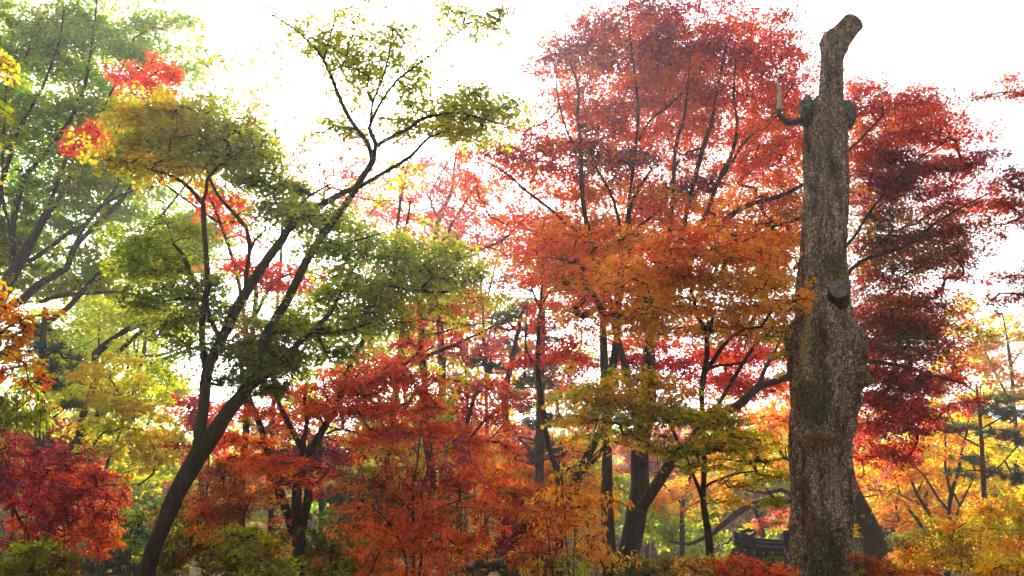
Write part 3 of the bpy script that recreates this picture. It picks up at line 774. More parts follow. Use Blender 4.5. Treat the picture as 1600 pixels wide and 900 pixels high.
# scarlet maple behind it, seen in gaps
tree('maple_tree', 'scarlet maple showing in bright red sprays behind the green maple on the left', 'tree', 14, [
 [(372, 900, 14), (378, 760, 12), (386, 640, 11), (392, 540, 9), (400, 470, 8), (398, 430, 6)],
 [(392, 560, 7), (372, 440, 6), (345, 350, 5), (300, 250, 4), (250, 160, 3), (235, 120, 2)],
 [(345, 350, 4), (260, 290, 3), (180, 230, 2.4), (130, 215, 1.6)],
 [(396, 500, 6), (430, 440, 5), (480, 425, 4), (520, 440, 2)],
], [
 (215, 120, 40, 16, 'SC R', .8), (255, 125, 30, 22, 'SC R', .7), (185, 110, 24, 12, 'SC', .6), (235, 145, 40, 10, 'SC', .7), (245, 95, 14, 14, 'SC', .4), (200, 150, 22, 12, 'SC', .5),
 (140, 212, 38, 12, 'SC R', .9), (115, 228, 20, 10, 'SC', .6), (150, 200, 24, 8, 'SC', .7), (165, 225, 22, 8, 'R', .5),
 (350, 318, 40, 18, 'SC R', 1.0), (330, 300, 22, 16, 'SC', .8), (375, 340, 20, 12, 'SC R', .7), (390, 375, 22, 14, 'SC', .5), (360, 355, 16, 14, 'SC', .4),
 (430, 425, 60, 15, 'R SC', 1.2), (370, 415, 38, 12, 'SC R', 1.0), (470, 445, 40, 12, 'R SC', 1.0), (510, 430, 20, 14, 'SC', .6), (420, 445, 40, 10, 'R', .9),
 (410, 535, 34, 26, 'R SC', .9), (440, 515, 24, 16, 'R', .6), (385, 500, 20, 16, 'SC', .5), (410, 560, 20, 12, 'R', .6),
 (545, 265, 30, 20, 'PK SC', .3), (480, 225, 30, 10, 'PK', .2), (540, 300, 30, 16, 'PK SC', .3), (510, 460, 26, 14, 'SC', .5), (690, 330, 20, 16, 'PK', .2), (520, 285, 20, 20, 'SC', .3),
], leaf=.07, spray=.34, dens=1.3)

# multi stemmed orange red maple, centre left
tree('maple_tree', 'orange red maple with several stems above a short trunk, left of the rust sapling', 'tree', 13, [
 [(466, 905, 25), (468, 870, 24), (469, 850, 23), (464, 815, 17), (462, 779, 15), (466, 752, 16), (475, 725, 17), (488, 700, 13), (512, 658, 12), (529, 626, 11), (541, 588, 9), (552, 562, 8.5), (575, 515, 8), (590, 495, 7), (620, 440, 4), (640, 400, 2.5)],
 [(458, 838, 16), (448, 800, 15), (440, 779, 15), (430, 744, 12), (419, 708, 11), (407, 669, 9.5), (392, 630, 9), (380, 585, 7), (372, 540, 5)],
 [(475, 722, 12), (469, 697, 11), (455, 669, 9), (446, 650, 8.5), (437, 633, 8), (428, 600, 6), (418, 565, 4)],
 [(472, 705, 11), (474, 690, 9.5), (481, 655, 8), (476, 633, 6), (478, 600, 4)],
 [(472, 830, 14), (478, 800, 14), (482, 779, 14), (482, 762, 13.5), (481, 753, 13)],
 [(512, 678, 4), (524, 671, 4), (536, 671, 3.6), (560, 677, 3), (579, 684, 2.4), (620, 690, 1.6)],
 [(506, 668, 4), (496, 640, 3.4), (482, 620, 2.6)], [(522, 640, 4), (508, 615, 3), (505, 590, 2.4)],
], [
 (405, 738, 46, 18, 'OR O', 1.0, -.4), (395, 765, 40, 12, 'OR O', .7, -.4), (440, 725, 46, 16, 'OR R', .9, -.5), (490, 742, 26, 12, 'OR R', .9, -.6), (420, 700, 34, 14, 'OR', .6), (380, 715, 26, 16, 'OR O', .7),
 (560, 620, 60, 16, 'OR R', 1.1), (590, 595, 50, 16, 'OR R SC', 1.0), (540, 640, 46, 14, 'OR R', .9), (620, 640, 46, 14, 'R OR', .9), (620, 575, 36, 14, 'R SC', .8), (655, 600, 28, 22, 'R OR', .8),
 (610, 668, 52, 14, 'R OR', 1.1), (570, 690, 50, 8, 'OR R', .8), (660, 682, 46, 12, 'R RU', 1.0), (690, 668, 24, 10, 'R RU', .8),
 (450, 625, 46, 14, 'OR R', .7), (500, 608, 40, 14, 'OR R', .7), (420, 605, 30, 10, 'OR', .5), (490, 650, 40, 14, 'OR R', .6), (400, 645, 40, 12, 'OR R', .6), (530, 585, 40, 12, 'R', .7), (430, 655, 40, 10, 'OR R', .5), (360, 690, 24, 20, 'R OR', .7),
 (636, 536, 28, 6, 'SC R', 1.2, .3), (660, 548, 16, 5, 'SC', .8, .3), (560, 545, 26, 12, 'R', .4), (650, 500, 20, 14, 'SC', .4), (437, 813, 8, 5, 'R', .8, -.6),
], leaf=.06, spray=.36, fill=.3, dens=1.25, strata=.36)

# rust coloured sapling in front
tree('sapling', 'rust red young tree with drooping narrow leaves and thin black stems, low in the centre', 'tree', 9.5, [
 [(646, 905, 6), (646, 860, 5), (645, 793, 4.6), (645, 758, 4), (652, 720, 3.4), (656, 690, 2.6), (660, 655, 1.6)],
 [(654, 905, 5), (660, 850, 4.6), (661, 800, 4.2), (658, 770, 3.6), (668, 735, 2.6), (676, 690, 1.6)],
 [(639, 905, 4.6), (630, 860, 3.8), (610, 820, 2.6), (580, 790, 1.8)],
 [(662, 815, 4.4), (676, 800, 4), (700, 788, 3), (740, 775, 2)],
 [(645, 800, 3), (625, 780, 2.8), (600, 760, 2), (560, 740, 1.4)], [(661, 850, 3), (700, 840, 2.4), (750, 832, 1.6)],
], [
 (655, 690, 60, 16, 'RU MA', .55), (640, 725, 90, 16, 'RU MA RU', .8), (620, 755, 95, 14, 'RU MA', .8), (690, 745, 70, 16, 'RU MA', .8), (610, 790, 90, 14, 'RU OR RU', .9), (690, 785, 70, 16, 'RU OR', .8),
 (580, 825, 80, 14, 'RU OR', .9), (660, 820, 80, 16, 'RU OR', .9), (720, 825, 60, 18, 'RU OR R', .9), (590, 858, 70, 12, 'RU OR', .8), (670, 855, 80, 16, 'RU OR', .9), (740, 865, 40, 14, 'RU O', .7), (640, 885, 80, 12, 'RU OR', .7), (560, 750, 44, 10, 'MA RU', .6), (735, 745, 44, 14, 'RU R', .7), (540, 800, 30, 12, 'RU', .6), (765, 790, 30, 16, 'RU OR', .6),
], leaf=.056, shape='lance', spray=.28, hang=.45, twig=.8, ljit=.45, dens=.85, droop=.08)

# gold and orange maple in front of the big red one
tree('maple_tree', 'orange and gold maple with a thin black twisting trunk left of the dead trunk', 'tree', 11.5, [
 [(1117, 905, 13), (1111, 870, 12.5), (1105, 825, 11), (1098, 788, 9.5), (1099, 755, 9), (1101, 725, 8.5), (1100, 690, 8), (1098, 650, 7.5), (1095, 615, 8), (1098, 590, 10), (1104, 562, 8), (1105, 520, 7.5), (1098, 506, 7), (1090, 494, 6), (1084, 469, 5.2), (1073, 429, 4.6), (1056, 408, 3.8), (1044, 394, 3.4), (1015, 390, 2.6), (981, 390, 2)],
 [(1073, 429, 3.6), (1084, 402, 3), (1091, 378, 2.4)], [(1105, 520, 5), (1111, 504, 4.6), (1116, 490, 3.6)],
 [(1101, 582, 8), (1115, 563, 7), (1128, 543, 6), (1145, 525, 5), (1165, 514, 4), (1190, 511, 3)],
 [(1108, 576, 5), (1122, 571, 4.6), (1142, 570, 4.4), (1165, 566, 3)],
 [(1098, 780, 7), (1093, 765, 6), (1082, 740, 5.4), (1072, 730, 5), (1055, 728, 3)],
 [(1080, 738, 3), (1072, 710, 4), (1062, 695, 5), (1045, 660, 5.5), (1038, 643, 6), (1030, 625, 3)],
 [(1100, 762, 4), (1110, 755, 4), (1130, 747, 3.6), (1150, 740, 3), (1185, 736, 2)],
 [(1084, 470, 3.4), (1060, 462, 4), (1040, 470, 3)], [(1074, 432, 3), (1050, 430, 3), (1030, 420, 2)],
], [
 (880, 362, 50, 14, 'OR O', .8, 2.5), (935, 385, 60, 14, 'OR O', .9, 2.5), (870, 410, 50, 14, 'OR O', .9, 2), (930, 430, 60, 14, 'O OR', .9, 1.5), (885, 445, 50, 14, 'O OR', .8, 1.5), (990, 365, 50, 12, 'OR O', .7, 2), (1150, 360, 60, 12, 'OR R O', .7, 2), (1210, 375, 40, 12, 'O OR', .8, 2.5), (1060, 520, 60, 14, 'GO O', .7, 1), (1000, 520, 50, 14, 'O GO', .6, 1), (1075, 368, 60, 16, 'OR O R', .8), (1040, 395, 70, 18, 'OR O', .9), (1110, 395, 70, 18, 'O OR', .9), (1160, 395, 66, 20, 'O OR R', .9, 1.0), (1205, 400, 46, 18, 'O OR GO', 1.0, 2.3), (1130, 425, 80, 16, 'GO O', 1.0), (1195, 430, 60, 16, 'GO O', 1.0, 2.3), (1050, 440, 70, 18, 'O GO', .9), (985, 430, 50, 18, 'O OR', .7), (1140, 460, 80, 18, 'GO O', 1.1), (1070, 480, 66, 18, 'O GO', .9), (1210, 462, 40, 12, 'O OR GO', 1.0, -.2), (1255, 462, 20, 7, 'O OR', .8, -.6), (1180, 490, 60, 18, 'GO OL O', 1.0, 2.3), (1215, 520, 30, 20, 'GO OL', .9, 2.5), (980, 480, 60, 18, 'O GO OR', .9), (925, 495, 50, 16, 'O OR', .8), (1140, 520, 50, 14, 'GO O', .6), (1225, 560, 18, 16, 'GO OL', .6, 2.5), (910, 465, 40, 14, 'OR O', .7),
 (985, 598, 80, 14, 'GO OL', 1.0, -.7), (935, 618, 70, 14, 'GO O OL', 1.0, -.7), (900, 650, 46, 12, 'GO O', .8, -.7), (1020, 625, 70, 14, 'GO OL GO', 1.0, -.7), (965, 645, 70, 14, 'OL GO', .9, -.7), (1045, 650, 60, 12, 'OL GO', .9, -.6), (1090, 640, 40, 16, 'OL GO', .7, -.4), (1010, 672, 46, 10, 'OL GO', .7, -.6), (1130, 670, 70, 12, 'OL GO OL', .9, -.4), (1175, 690, 60, 12, 'GO OL', .9, 2.0), (1110, 700, 80, 12, 'OL GO', .9, -.4), (1060, 720, 46, 10, 'OL GO', .7, -.5), (1160, 722, 70, 8, 'GO OL', .8, 2.0), (1205, 745, 40, 8, 'OL GO', .8, 2.4), (1140, 765, 50, 10, 'OL GO', .6, -.2), (1215, 780, 26, 8, 'OL', .8, 2.4), (1000, 700, 40, 14, 'OL GO', .6, -.6), (940, 690, 34, 12, 'OL GO', .5, -.6),
], leaf=.064, spray=.36, fill=.3, dens=1.35, strata=.36)

# the big red maple
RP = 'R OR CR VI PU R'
tree('maple_tree', 'very large red and purple maple with many dark stems behind the dead trunk', 'tree', 18, [
 [(972, 910, 40), (980, 880, 36), (992, 800, 33), (1000, 760, 31), (1002, 700, 28), (1010, 655, 24), (1013, 600, 21), (1015, 540, 18), (1025, 495, 16), (1036, 440, 13), (1070, 395, 10), (1124, 352, 9), (1165, 322, 8), (1240, 297, 6), (1320, 240, 4.5), (1380, 180, 3)],
 [(950, 905, 24, -.6), (950, 875, 23, -.6), (950, 770, 18, -.5), (947, 680, 15, -.3), (945, 575, 13, 0), (942, 520, 11), (940, 430, 10), (926, 385, 8.5), (912, 326, 7.5), (908, 271, 7), (908, 220, 6), (902, 179, 5), (904, 140, 4), (890, 95, 2.5)],
 [(1003, 790, 20, -.6), (1015, 772, 19, -.8), (1035, 745, 17, -1), (1055, 715, 16, -1), (1080, 690, 15, -1), (1110, 655, 15, -1), (1150, 635, 15, -.8), (1185, 605, 13, -.5), (1215, 595, 11), (1270, 575, 10), (1330, 565, 8), (1400, 570, 6), (1470, 590, 4), (1510, 600, 2.6)],
 [(1184, 607, 8, -.4), (1190, 590, 7, -.3), (1197, 574, 6), (1215, 540, 4), (1240, 500, 3)],
 [(948, 620, 14), (960, 560, 13), (965, 500, 11), (968, 440, 10), (983, 380, 10), (982, 333, 7), (996, 297, 5), (1020, 262, 3)],
 [(1003, 690, 14), (985, 610, 12), (972, 555, 10), (958, 500, 9), (950, 450, 7)],
 [(985, 378, 7), (970, 366, 5.5), (967, 344, 5), (952, 297, 4.5), (930, 260, 3.4), (924, 235, 2.4)],
 [(985, 372, 5), (996, 355, 4.6), (1029, 330, 4), (1042, 306, 3.4), (1060, 250, 3)],
 [(1036, 440, 9), (1050, 330, 7), (1055, 234, 6), (1069, 187, 5), (1073, 150, 4), (1080, 80, 2.6)],
 [(1060, 402, 8), (1080, 300, 7), (1099, 231, 7), (1113, 190, 6), (1119, 150, 5), (1135, 70, 3)],
 [(1076, 390, 8), (1105, 330, 7), (1124, 278, 6.5), (1146, 234, 6), (1152, 187, 5), (1146, 150, 4.4), (1150, 90, 3)],
 [(1110, 300, 5), (1135, 267, 5), (1165, 220, 5), (1209, 179, 4), (1240, 130, 2.6)],
 [(968, 430, 6), (985, 300, 5), (996, 198, 5), (996, 150, 4.4), (985, 60, 3), (980, 10, 2)],
 [(998, 220, 4), (1014, 190, 4), (1058, 154, 3.6), (1100, 100, 2.4)],
 [(942, 440, 8), (920, 385, 7), (908, 370, 6.5), (868, 333, 6), (835, 308, 5), (820, 297, 4.4), (790, 270, 3), (755, 250, 2)],
 [(910, 240, 4), (893, 220, 3.6), (880, 187, 3.4), (872, 150, 3), (868, 110, 2)],
 [(1250, 600, 7), (1310, 470, 6), (1330, 421, 6), (1360, 402, 6), (1393, 391, 6), (1417, 383, 5.4), (1460, 350, 4), (1510, 320, 3), (1550, 300, 2)],
 [(1240, 420, 6), (1320, 385, 5), (1360, 330, 4), (1420, 260, 3), (1480, 220, 2)],
 [(1120, 354, 6), (1185, 355, 5), (1240, 345, 5), (1320, 300, 4)],
 [(1108, 655, 6), (1180, 540, 6), (1250, 470, 5), (1300, 420, 4)],
], [
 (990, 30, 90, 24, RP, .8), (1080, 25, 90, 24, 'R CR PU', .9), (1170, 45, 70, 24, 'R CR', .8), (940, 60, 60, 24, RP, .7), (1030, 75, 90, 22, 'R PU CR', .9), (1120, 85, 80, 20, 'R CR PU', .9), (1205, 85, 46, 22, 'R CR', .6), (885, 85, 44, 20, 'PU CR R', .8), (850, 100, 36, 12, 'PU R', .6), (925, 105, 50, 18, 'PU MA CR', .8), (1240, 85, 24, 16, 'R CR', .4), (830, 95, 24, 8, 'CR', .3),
 (980, 130, 70, 20, 'R OR', .8), (1070, 130, 70, 18, 'R BR CR', .8), (1160, 130, 60, 18, 'R CR BR', .8), (1225, 130, 40, 20, 'R CR', .7), (900, 150, 50, 14, 'R CR', .6), (1190, 165, 60, 16, 'R OR', .7), (1100, 165, 60, 14, 'OR R RU', .7), (1020, 170, 70, 14, 'R OR', .7), (870, 170, 36, 12, 'R', .5),
 (930, 180, 60, 16, 'R OR', .8), (860, 205, 40, 14, 'R CR', .7), (960, 210, 70, 16, 'OR R OR', .8), (1050, 205, 70, 14, 'OR OR R', .7), (1130, 210, 60, 16, 'R OR RU', .7), (1215, 205, 46, 16, 'OR R', .7), (1180, 245, 60, 14, 'OR R RU', .6), (890, 228, 60, 12, 'R OR PU', .9), (850, 240, 46, 12, 'CR PU R', .9),
 (960, 240, 70, 14, 'VI PU CR', 1.0, -.6), (1010, 255, 60, 12, 'VI PU MA', 1.0, -.6), (1060, 290, 70, 9, 'VI PU MA', 1.1, -.6), (1100, 285, 40, 8, 'VI PU MA', .9, -.6), (1070, 250, 24, 12, 'PU CR', .8, -.5), (940, 270, 50, 14, 'MA O PU', .8),  # purple tiers: sky sheen and shaded leaf tops put into the leaf colour
 (900, 285, 60, 20, 'OR O O', .8), (860, 260, 40, 14, 'CR R', .8), (980, 300, 70, 20, 'O O RU OR O', .8), (1040, 325, 60, 16, 'O RU OR O O', .7), (1130, 310, 60, 14, 'O RU OR O', .6), (1200, 280, 50, 14, 'O R O', .6), (1220, 320, 40, 18, 'RU OR O OLD O', .6), (1160, 345, 60, 10, 'RU OR OLD O', .6), (1220, 365, 40, 10, 'OLD RU OR O', .6), (1190, 370, 50, 10, 'O RU OR O', .5),
 (860, 350, 50, 18, 'OR R O', .9), (920, 350, 50, 18, 'OR O O', .8), (980, 360, 50, 16, 'O OR O', .7), (870, 385, 60, 18, 'OR R SC O', 1.0), (930, 390, 60, 18, 'OR R O', 1.0), (1000, 392, 60, 14, 'R OR OR O', .9), (1060, 360, 60, 12, 'R O OR O', .8), (890, 420, 60, 18, 'OR R O O', 1.0), (960, 420, 60, 16, 'OR O O', .9), (940, 455, 60, 18, 'OR O O O', .9), (860, 440, 34, 20, 'R OR O', .7), (1000, 460, 60, 16, 'OR O O', .8), (1060, 480, 60, 16, 'O OR O', .6),
 (800, 275, 40, 14, 'OR R O', .5), (775, 235, 36, 12, 'CR MA R', .8), (735, 232, 26, 10, 'R CR', .7), (730, 285, 34, 14, 'MA OR R O', .9), (745, 310, 24, 14, 'R OR O', .5), (800, 245, 30, 12, 'CR PU', .6),
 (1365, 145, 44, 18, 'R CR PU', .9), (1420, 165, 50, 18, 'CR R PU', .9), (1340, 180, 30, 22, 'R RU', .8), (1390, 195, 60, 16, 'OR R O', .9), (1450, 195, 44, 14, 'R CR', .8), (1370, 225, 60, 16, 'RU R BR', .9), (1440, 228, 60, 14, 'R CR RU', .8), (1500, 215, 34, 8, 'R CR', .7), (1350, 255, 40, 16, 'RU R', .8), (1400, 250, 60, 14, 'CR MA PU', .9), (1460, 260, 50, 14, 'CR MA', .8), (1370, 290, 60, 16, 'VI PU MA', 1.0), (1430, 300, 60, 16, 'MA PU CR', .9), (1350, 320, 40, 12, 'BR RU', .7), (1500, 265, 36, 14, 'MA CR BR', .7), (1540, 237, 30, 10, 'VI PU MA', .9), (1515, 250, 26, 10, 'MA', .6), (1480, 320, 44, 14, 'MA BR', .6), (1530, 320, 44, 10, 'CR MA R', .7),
 (1400, 345, 60, 16, 'OLD BR MA', .8), (1450, 350, 50, 16, 'BR MA', .7), (1500, 375, 34, 20, 'BR MA', .6), (1420, 378, 50, 12, 'OLD BR', .8), (1370, 360, 36, 14, 'OLD BR', .5), (1470, 400, 46, 16, 'MA BR OLD', .7), (1430, 420, 46, 14, 'MA BR', .6), (1490, 430, 40, 14, 'MA CR', .6), (1390, 440, 40, 12, 'BR MA', .5), (1345, 470, 36, 14, 'BR RU', .8), (1400, 475, 60, 16, 'MA BR RU', .9), (1450, 470, 30, 14, 'MA CR', .5), (1350, 505, 40, 14, 'BR R OLD', .9),
 (1410, 510, 60, 16, 'MA CR BR', 1.0), (1460, 525, 36, 14, 'MA CR', .8), (1350, 540, 30, 16, 'R CR', .7), (1400, 545, 60, 16, 'MA CR', 1.0), (1450, 565, 46, 14, 'BR MA', .8), (1360, 580, 36, 16, 'MA CR', .9), (1410, 590, 50, 14, 'MA OLD', .9), (1490, 590, 36, 12, 'CR MA R', .9), (1525, 615, 24, 14, 'CR MA', .8), (1500, 630, 24, 12, 'R CR', .6), (1440, 620, 40, 16, 'MA CR', 1.0), (1370, 630, 40, 18, 'CR R', .9), (1420, 655, 40, 16, 'MA CR', 1.0), (1450, 670, 24, 16, 'MA CR', .8), (1360, 670, 34, 18, 'R CR', .9), (1400, 695, 36, 16, 'CR R', .8), (1350, 715, 30, 16, 'R CR', .8), (1410, 725, 20, 14, 'CR MA', .6), (1335, 745, 24, 12, 'R', .5),
 (1410, 500, 70, 50, 'MA RU BR OLD', .5), (1390, 640, 46, 60, 'MA CR RU', .55), (1350, 570, 36, 60, 'MA R CR', .5), (1450, 560, 50, 40, 'MA BR RU', .5), (1390, 400, 60, 40, 'OLD BR MA', .5), (1350, 230, 50, 60, 'R RU CR', .5), (1345, 350, 40, 50, 'RU OLD BR', .45), (1240, 250, 50, 60, 'OR R O', .5), (1235, 350, 40, 50, 'O BR OLD', .5), (840, 330, 60, 60, 'OR R', .4), (800, 200, 60, 60, 'CR R', .2), (1290, 480, 60, 90, 'CR BR', .4), (1000, 130, 190, 120, 'R CR OR', .3), (1130, 230, 160, 110, 'OR R OR', .3), (920, 240, 120, 120, 'R OR CR', .28), (1210, 150, 80, 120, 'R CR RU', .35), (1230, 330, 90, 90, 'RU OR O OLD O', .35), (1420, 270, 130, 130, 'R MA BR CR', .35), (1430, 420, 100, 110, 'BR MA OLD', .3), (1400, 580, 90, 130, 'MA CR', .3), (950, 400, 140, 80, 'OR R O O', .3), (820, 300, 90, 70, 'R OR O', .2), (1060, 60, 180, 60, 'R PU CR', .3), (1050, 330, 150, 60, 'O RU OR OR O', .3), (1120, 560, 150, 70, 'CR R', .35, .6),
 (1190, 560, 50, 16, 'CR R', .8, .8), (1150, 590, 46, 14, 'R CR', .7, .8), (1040, 545, 60, 16, 'CR RU', .8, .8), (980, 540, 50, 16, 'CR R', .7, .8), (1000, 575, 60, 12, 'CR MA', .8, .6), (920, 560, 40, 14, 'OR CR', .6), (1060, 590, 50, 14, 'CR', .6, .8), (1200, 620, 36, 14, 'R OR', .6, .5), (1190, 530, 50, 14, 'CR MA', .7, .8), (1150, 640, 40, 12, 'R OR', .6, .8), (925, 520, 34, 14, 'OR O', .7), (1100, 550, 40, 14, 'CR RU', .6, .8),
], leaf=.080, spray=.48, dens=1.0, twig=1.1, fill=.4, strata=.58, behind=.9)

# branches reaching in from the right
tree('maple_tree', 'red and purple maple reaching in from the right edge against the white sky', 'tree', 15, [
 [(1740, 905, 34), (1735, 700, 30), (1725, 500, 26), (1715, 300, 20), (1700, 120, 12)],
 [(1722, 420, 12), (1670, 360, 8), (1620, 310, 5), (1575, 285, 3)], [(1712, 240, 9), (1650, 180, 5), (1590, 145, 3), (1545, 148, 1.6)],
 [(1726, 560, 11), (1660, 500, 7), (1600, 462, 4), (1560, 458, 2)],
], [
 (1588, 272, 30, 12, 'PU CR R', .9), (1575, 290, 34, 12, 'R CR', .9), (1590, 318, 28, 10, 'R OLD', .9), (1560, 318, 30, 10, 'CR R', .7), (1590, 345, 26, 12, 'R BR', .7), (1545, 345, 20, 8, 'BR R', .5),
 (1585, 130, 26, 12, 'R CR', .7), (1555, 150, 34, 6, 'R BR', .5), (1590, 150, 20, 8, 'R', .6), (1500, 176, 12, 4, 'BR R', .5), (1530, 152, 14, 5, 'BR R', .5),
 (1575, 432, 28, 10, 'BR R', .7), (1590, 465, 26, 12, 'R MA', .8), (1560, 470, 24, 8, 'BR R', .6), (1640, 300, 40, 40, 'R CR', .7), (1650, 440, 40, 40, 'R BR', .7), (1650, 150, 40, 40, 'R CR', .7), (1760, 120, 100, 70, 'R CR OR', .6), (1770, 260, 110, 60, 'R CR', .6), (1780, 400, 100, 60, 'R BR OR', .6), (1720, 30, 70, 50, 'R OR', .6),
], leaf=.075, spray=.38)

# crimson laceleaf maple, bottom left
tree('maple_tree', 'low crimson maple with fine feathery leaves in the bottom left corner', 'tree', 9, [
 [(60, 930, 10), (62, 890, 9), (70, 850, 8), (85, 810, 6), (110, 775, 4), (150, 760, 2.4)],
 [(66, 870, 6), (40, 830, 5), (20, 790, 4), (5, 750, 2.4)], [(80, 825, 4), (60, 780, 3.6), (50, 740, 2.6), (60, 705, 1.6)], [(72, 850, 4), (120, 830, 3), (165, 835, 2)],
], [
 (50, 720, 60, 14, 'DC MA CR', .9), (110, 735, 60, 12, 'DC CR R DC', .9), (20, 745, 40, 14, 'MA CR PU', .9), (80, 755, 80, 14, 'DC CR R DC', 1.0), (150, 755, 34, 10, 'R DC', .8), (40, 780, 60, 14, 'DC MA CR', 1.0), (120, 785, 60, 14, 'DC CR R DC', 1.0), (160, 795, 34, 12, 'R', .8), (70, 810, 80, 14, 'DC R MA', 1.0), (150, 825, 40, 12, 'R OR', .9), (30, 840, 40, 14, 'MA DC', .8), (110, 840, 60, 12, 'CR R OR', .8), (170, 845, 24, 8, 'R OR', .8), (130, 862, 40, 8, 'R OR', .6), (100, 700, 46, 10, 'MA DC', .5), (20, 700, 30, 16, 'MA DC', .6), (180, 770, 18, 10, 'R', .5),
], leaf=.044, shape='lance', spray=.28, ljit=.5, hang=.3, droop=.2, dens=1.1)

# left edge: orange and green sprays
tree('maple_tree', 'thin tree with orange sprays hanging over the left edge', 'tree', 8, [
 [(-60, 930, 22), (-50, 700, 20), (-40, 540, 16), (-30, 400, 12)], [(-38, 540, 8), (0, 520, 5), (30, 500, 3), (70, 490, 1.6)], [(-42, 600, 7), (0, 580, 4), (40, 570, 2)], [(-30, 420, 6), (-20, 250, 5), (-5, 110, 3)],
], [
 (22, 505, 24, 8, 'O GO', .8), (15, 530, 26, 10, 'O GO', .9), (25, 560, 30, 10, 'O GO', .9), (10, 590, 24, 10, 'O OR', .7), (55, 490, 30, 5, 'O', .5), (60, 595, 14, 5, 'OR', .6), (-30, 480, 40, 60, 'O GO', .5), (2, 100, 10, 18, 'Y GO', .9), (-30, 200, 30, 60, 'Y OL', .5), (40, 520, 14, 6, 'O', .5), (15, 480, 20, 5, 'O', .5),
], leaf=.06, spray=.24, shape='oval')
shrub('tall olive green bush with long leaves at the left edge below the orange sprays', 20, 900, 10, [
 (30, 620, 44, 14, 'OL YG OLD', 1.0), (50, 650, 40, 14, 'OL YG', 1.0), (20, 660, 40, 16, 'OLD YG OL', 1.0), (10, 690, 34, 14, 'OL OLD', .9), (70, 640, 20, 14, 'YG GO', .6), (-10, 640, 40, 40, 'OL', .8), (10, 730, 30, 20, 'OLD', .7)],
 leaf=.075, shape='lance', spray=.26, hang=.5)

# yellow tree behind the left
tree('broadleaf_tree', 'bright yellow tree with a leaning grey trunk, left behind the green maple', 'tree', 18, [
 [(96, 760, 17), (104, 724, 17), (116, 700, 16), (124, 688, 15), (136, 668, 11), (160, 644, 10), (176, 630, 8), (200, 600, 4)],
 [(122, 692, 13), (126, 660, 12), (140, 620, 11), (152, 588, 11), (149, 560, 10), (148, 553, 9), (165, 536, 8), (182, 525, 7), (200, 515, 7), (234, 505, 5), (262, 500, 3)],
 [(150, 557, 7), (168, 540, 6), (192, 516, 5), (214, 503, 4), (230, 500, 3)],
 [(152, 575, 8), (179, 556, 8), (196, 540, 7), (213, 525, 7), (238, 505, 5), (260, 485, 3)],
 [(120, 720, 4, -1), (136, 716, 4, -1), (150, 690, 4, -1), (162, 676, 3.6, -1), (178, 674, 3.4, -1), (192, 668, 3.2, -1), (224, 672, 2.6, -1)],
 [(165, 735, 4, -1), (172, 712, 4, -1), (184, 685, 3.6, -1), (192, 664, 3.4, -1), (190, 640, 3.2, -1), (188, 620, 3, -1), (180, 604, 2.6, -1), (172, 592, 2, -1)],
 [(215, 760, 3, -1), (240, 740, 3.4, -1), (243, 705, 3, -1), (230, 680, 2, -1)],
], [
 (190, 575, 60, 16, 'Y YG GO', .8, -1), (150, 590, 50, 16, 'YG Y', .7), (225, 590, 40, 14, 'YG Y', .7), (200, 620, 60, 16, 'Y YG', .9, -1), (140, 630, 46, 14, 'YG Y OL', .8), (230, 640, 46, 16, 'Y YG GO', .9, -1), (170, 660, 50, 14, 'Y YG', .8, -1), (225, 680, 50, 14, 'YG GO Y', .8, -1), (185, 700, 50, 14, 'YG OL Y', .8, -1), (240, 710, 40, 14, 'YG Y OL', .8, -1), (130, 670, 30, 14, 'Y GO', .6), (270, 690, 26, 14, 'YG', .6), (210, 735, 40, 14, 'OL YG', .7), (265, 650, 18, 12, 'YG', .5),
 (130, 520, 50, 20, 'YG', .35, 1), (190, 490, 60, 20, 'YG OL', .35, 1), (90, 570, 46, 24, 'YG OL', .5, 1), (220, 540, 40, 18, 'YG', .35), (250, 490, 40, 16, 'YG OL', .3), (110, 600, 40, 20, 'YG OL', .6, .5), (70, 530, 40, 20, 'OL YG', .4, 1),
], leaf=.085, shape='oval', spray=.45, bark=BARK)
tree('broadleaf_tree', 'slim straight grey tree behind the yellow crown, between it and the leaning maple trunk', 'tree', 24, [
 [(192, 800, 10), (197, 760, 9.5), (200, 735, 9), (204, 688, 8.5), (208, 644, 8), (212, 600, 7.5), (224, 556, 7), (227, 525, 5), (232, 495, 3)],
 [(214, 592, 5), (248, 564, 6.5), (272, 556, 6), (296, 546, 5), (330, 536, 3)], [(224, 556, 4), (250, 555, 4), (280, 545, 4), (310, 530, 3)], [(228, 530, 4), (240, 520, 3), (262, 505, 2)], [(155, 545, 3), (155, 500, 3), (160, 470, 2)], [(157, 500, 2.4), (175, 480, 2), (195, 470, 1.6)],
], [(240, 480, 50, 20, 'YG OL', .3), (290, 500, 40, 20, 'YG', .25), (250, 600, 40, 24, 'YG Y', .6), (280, 620, 30, 16, 'YG', .4), (160, 470, 40, 16, 'YG', .3), (245, 740, 40, 30, 'OL YG', .6)], leaf=.11, shape='kite', spray=.6, bark=BARK_GREY)

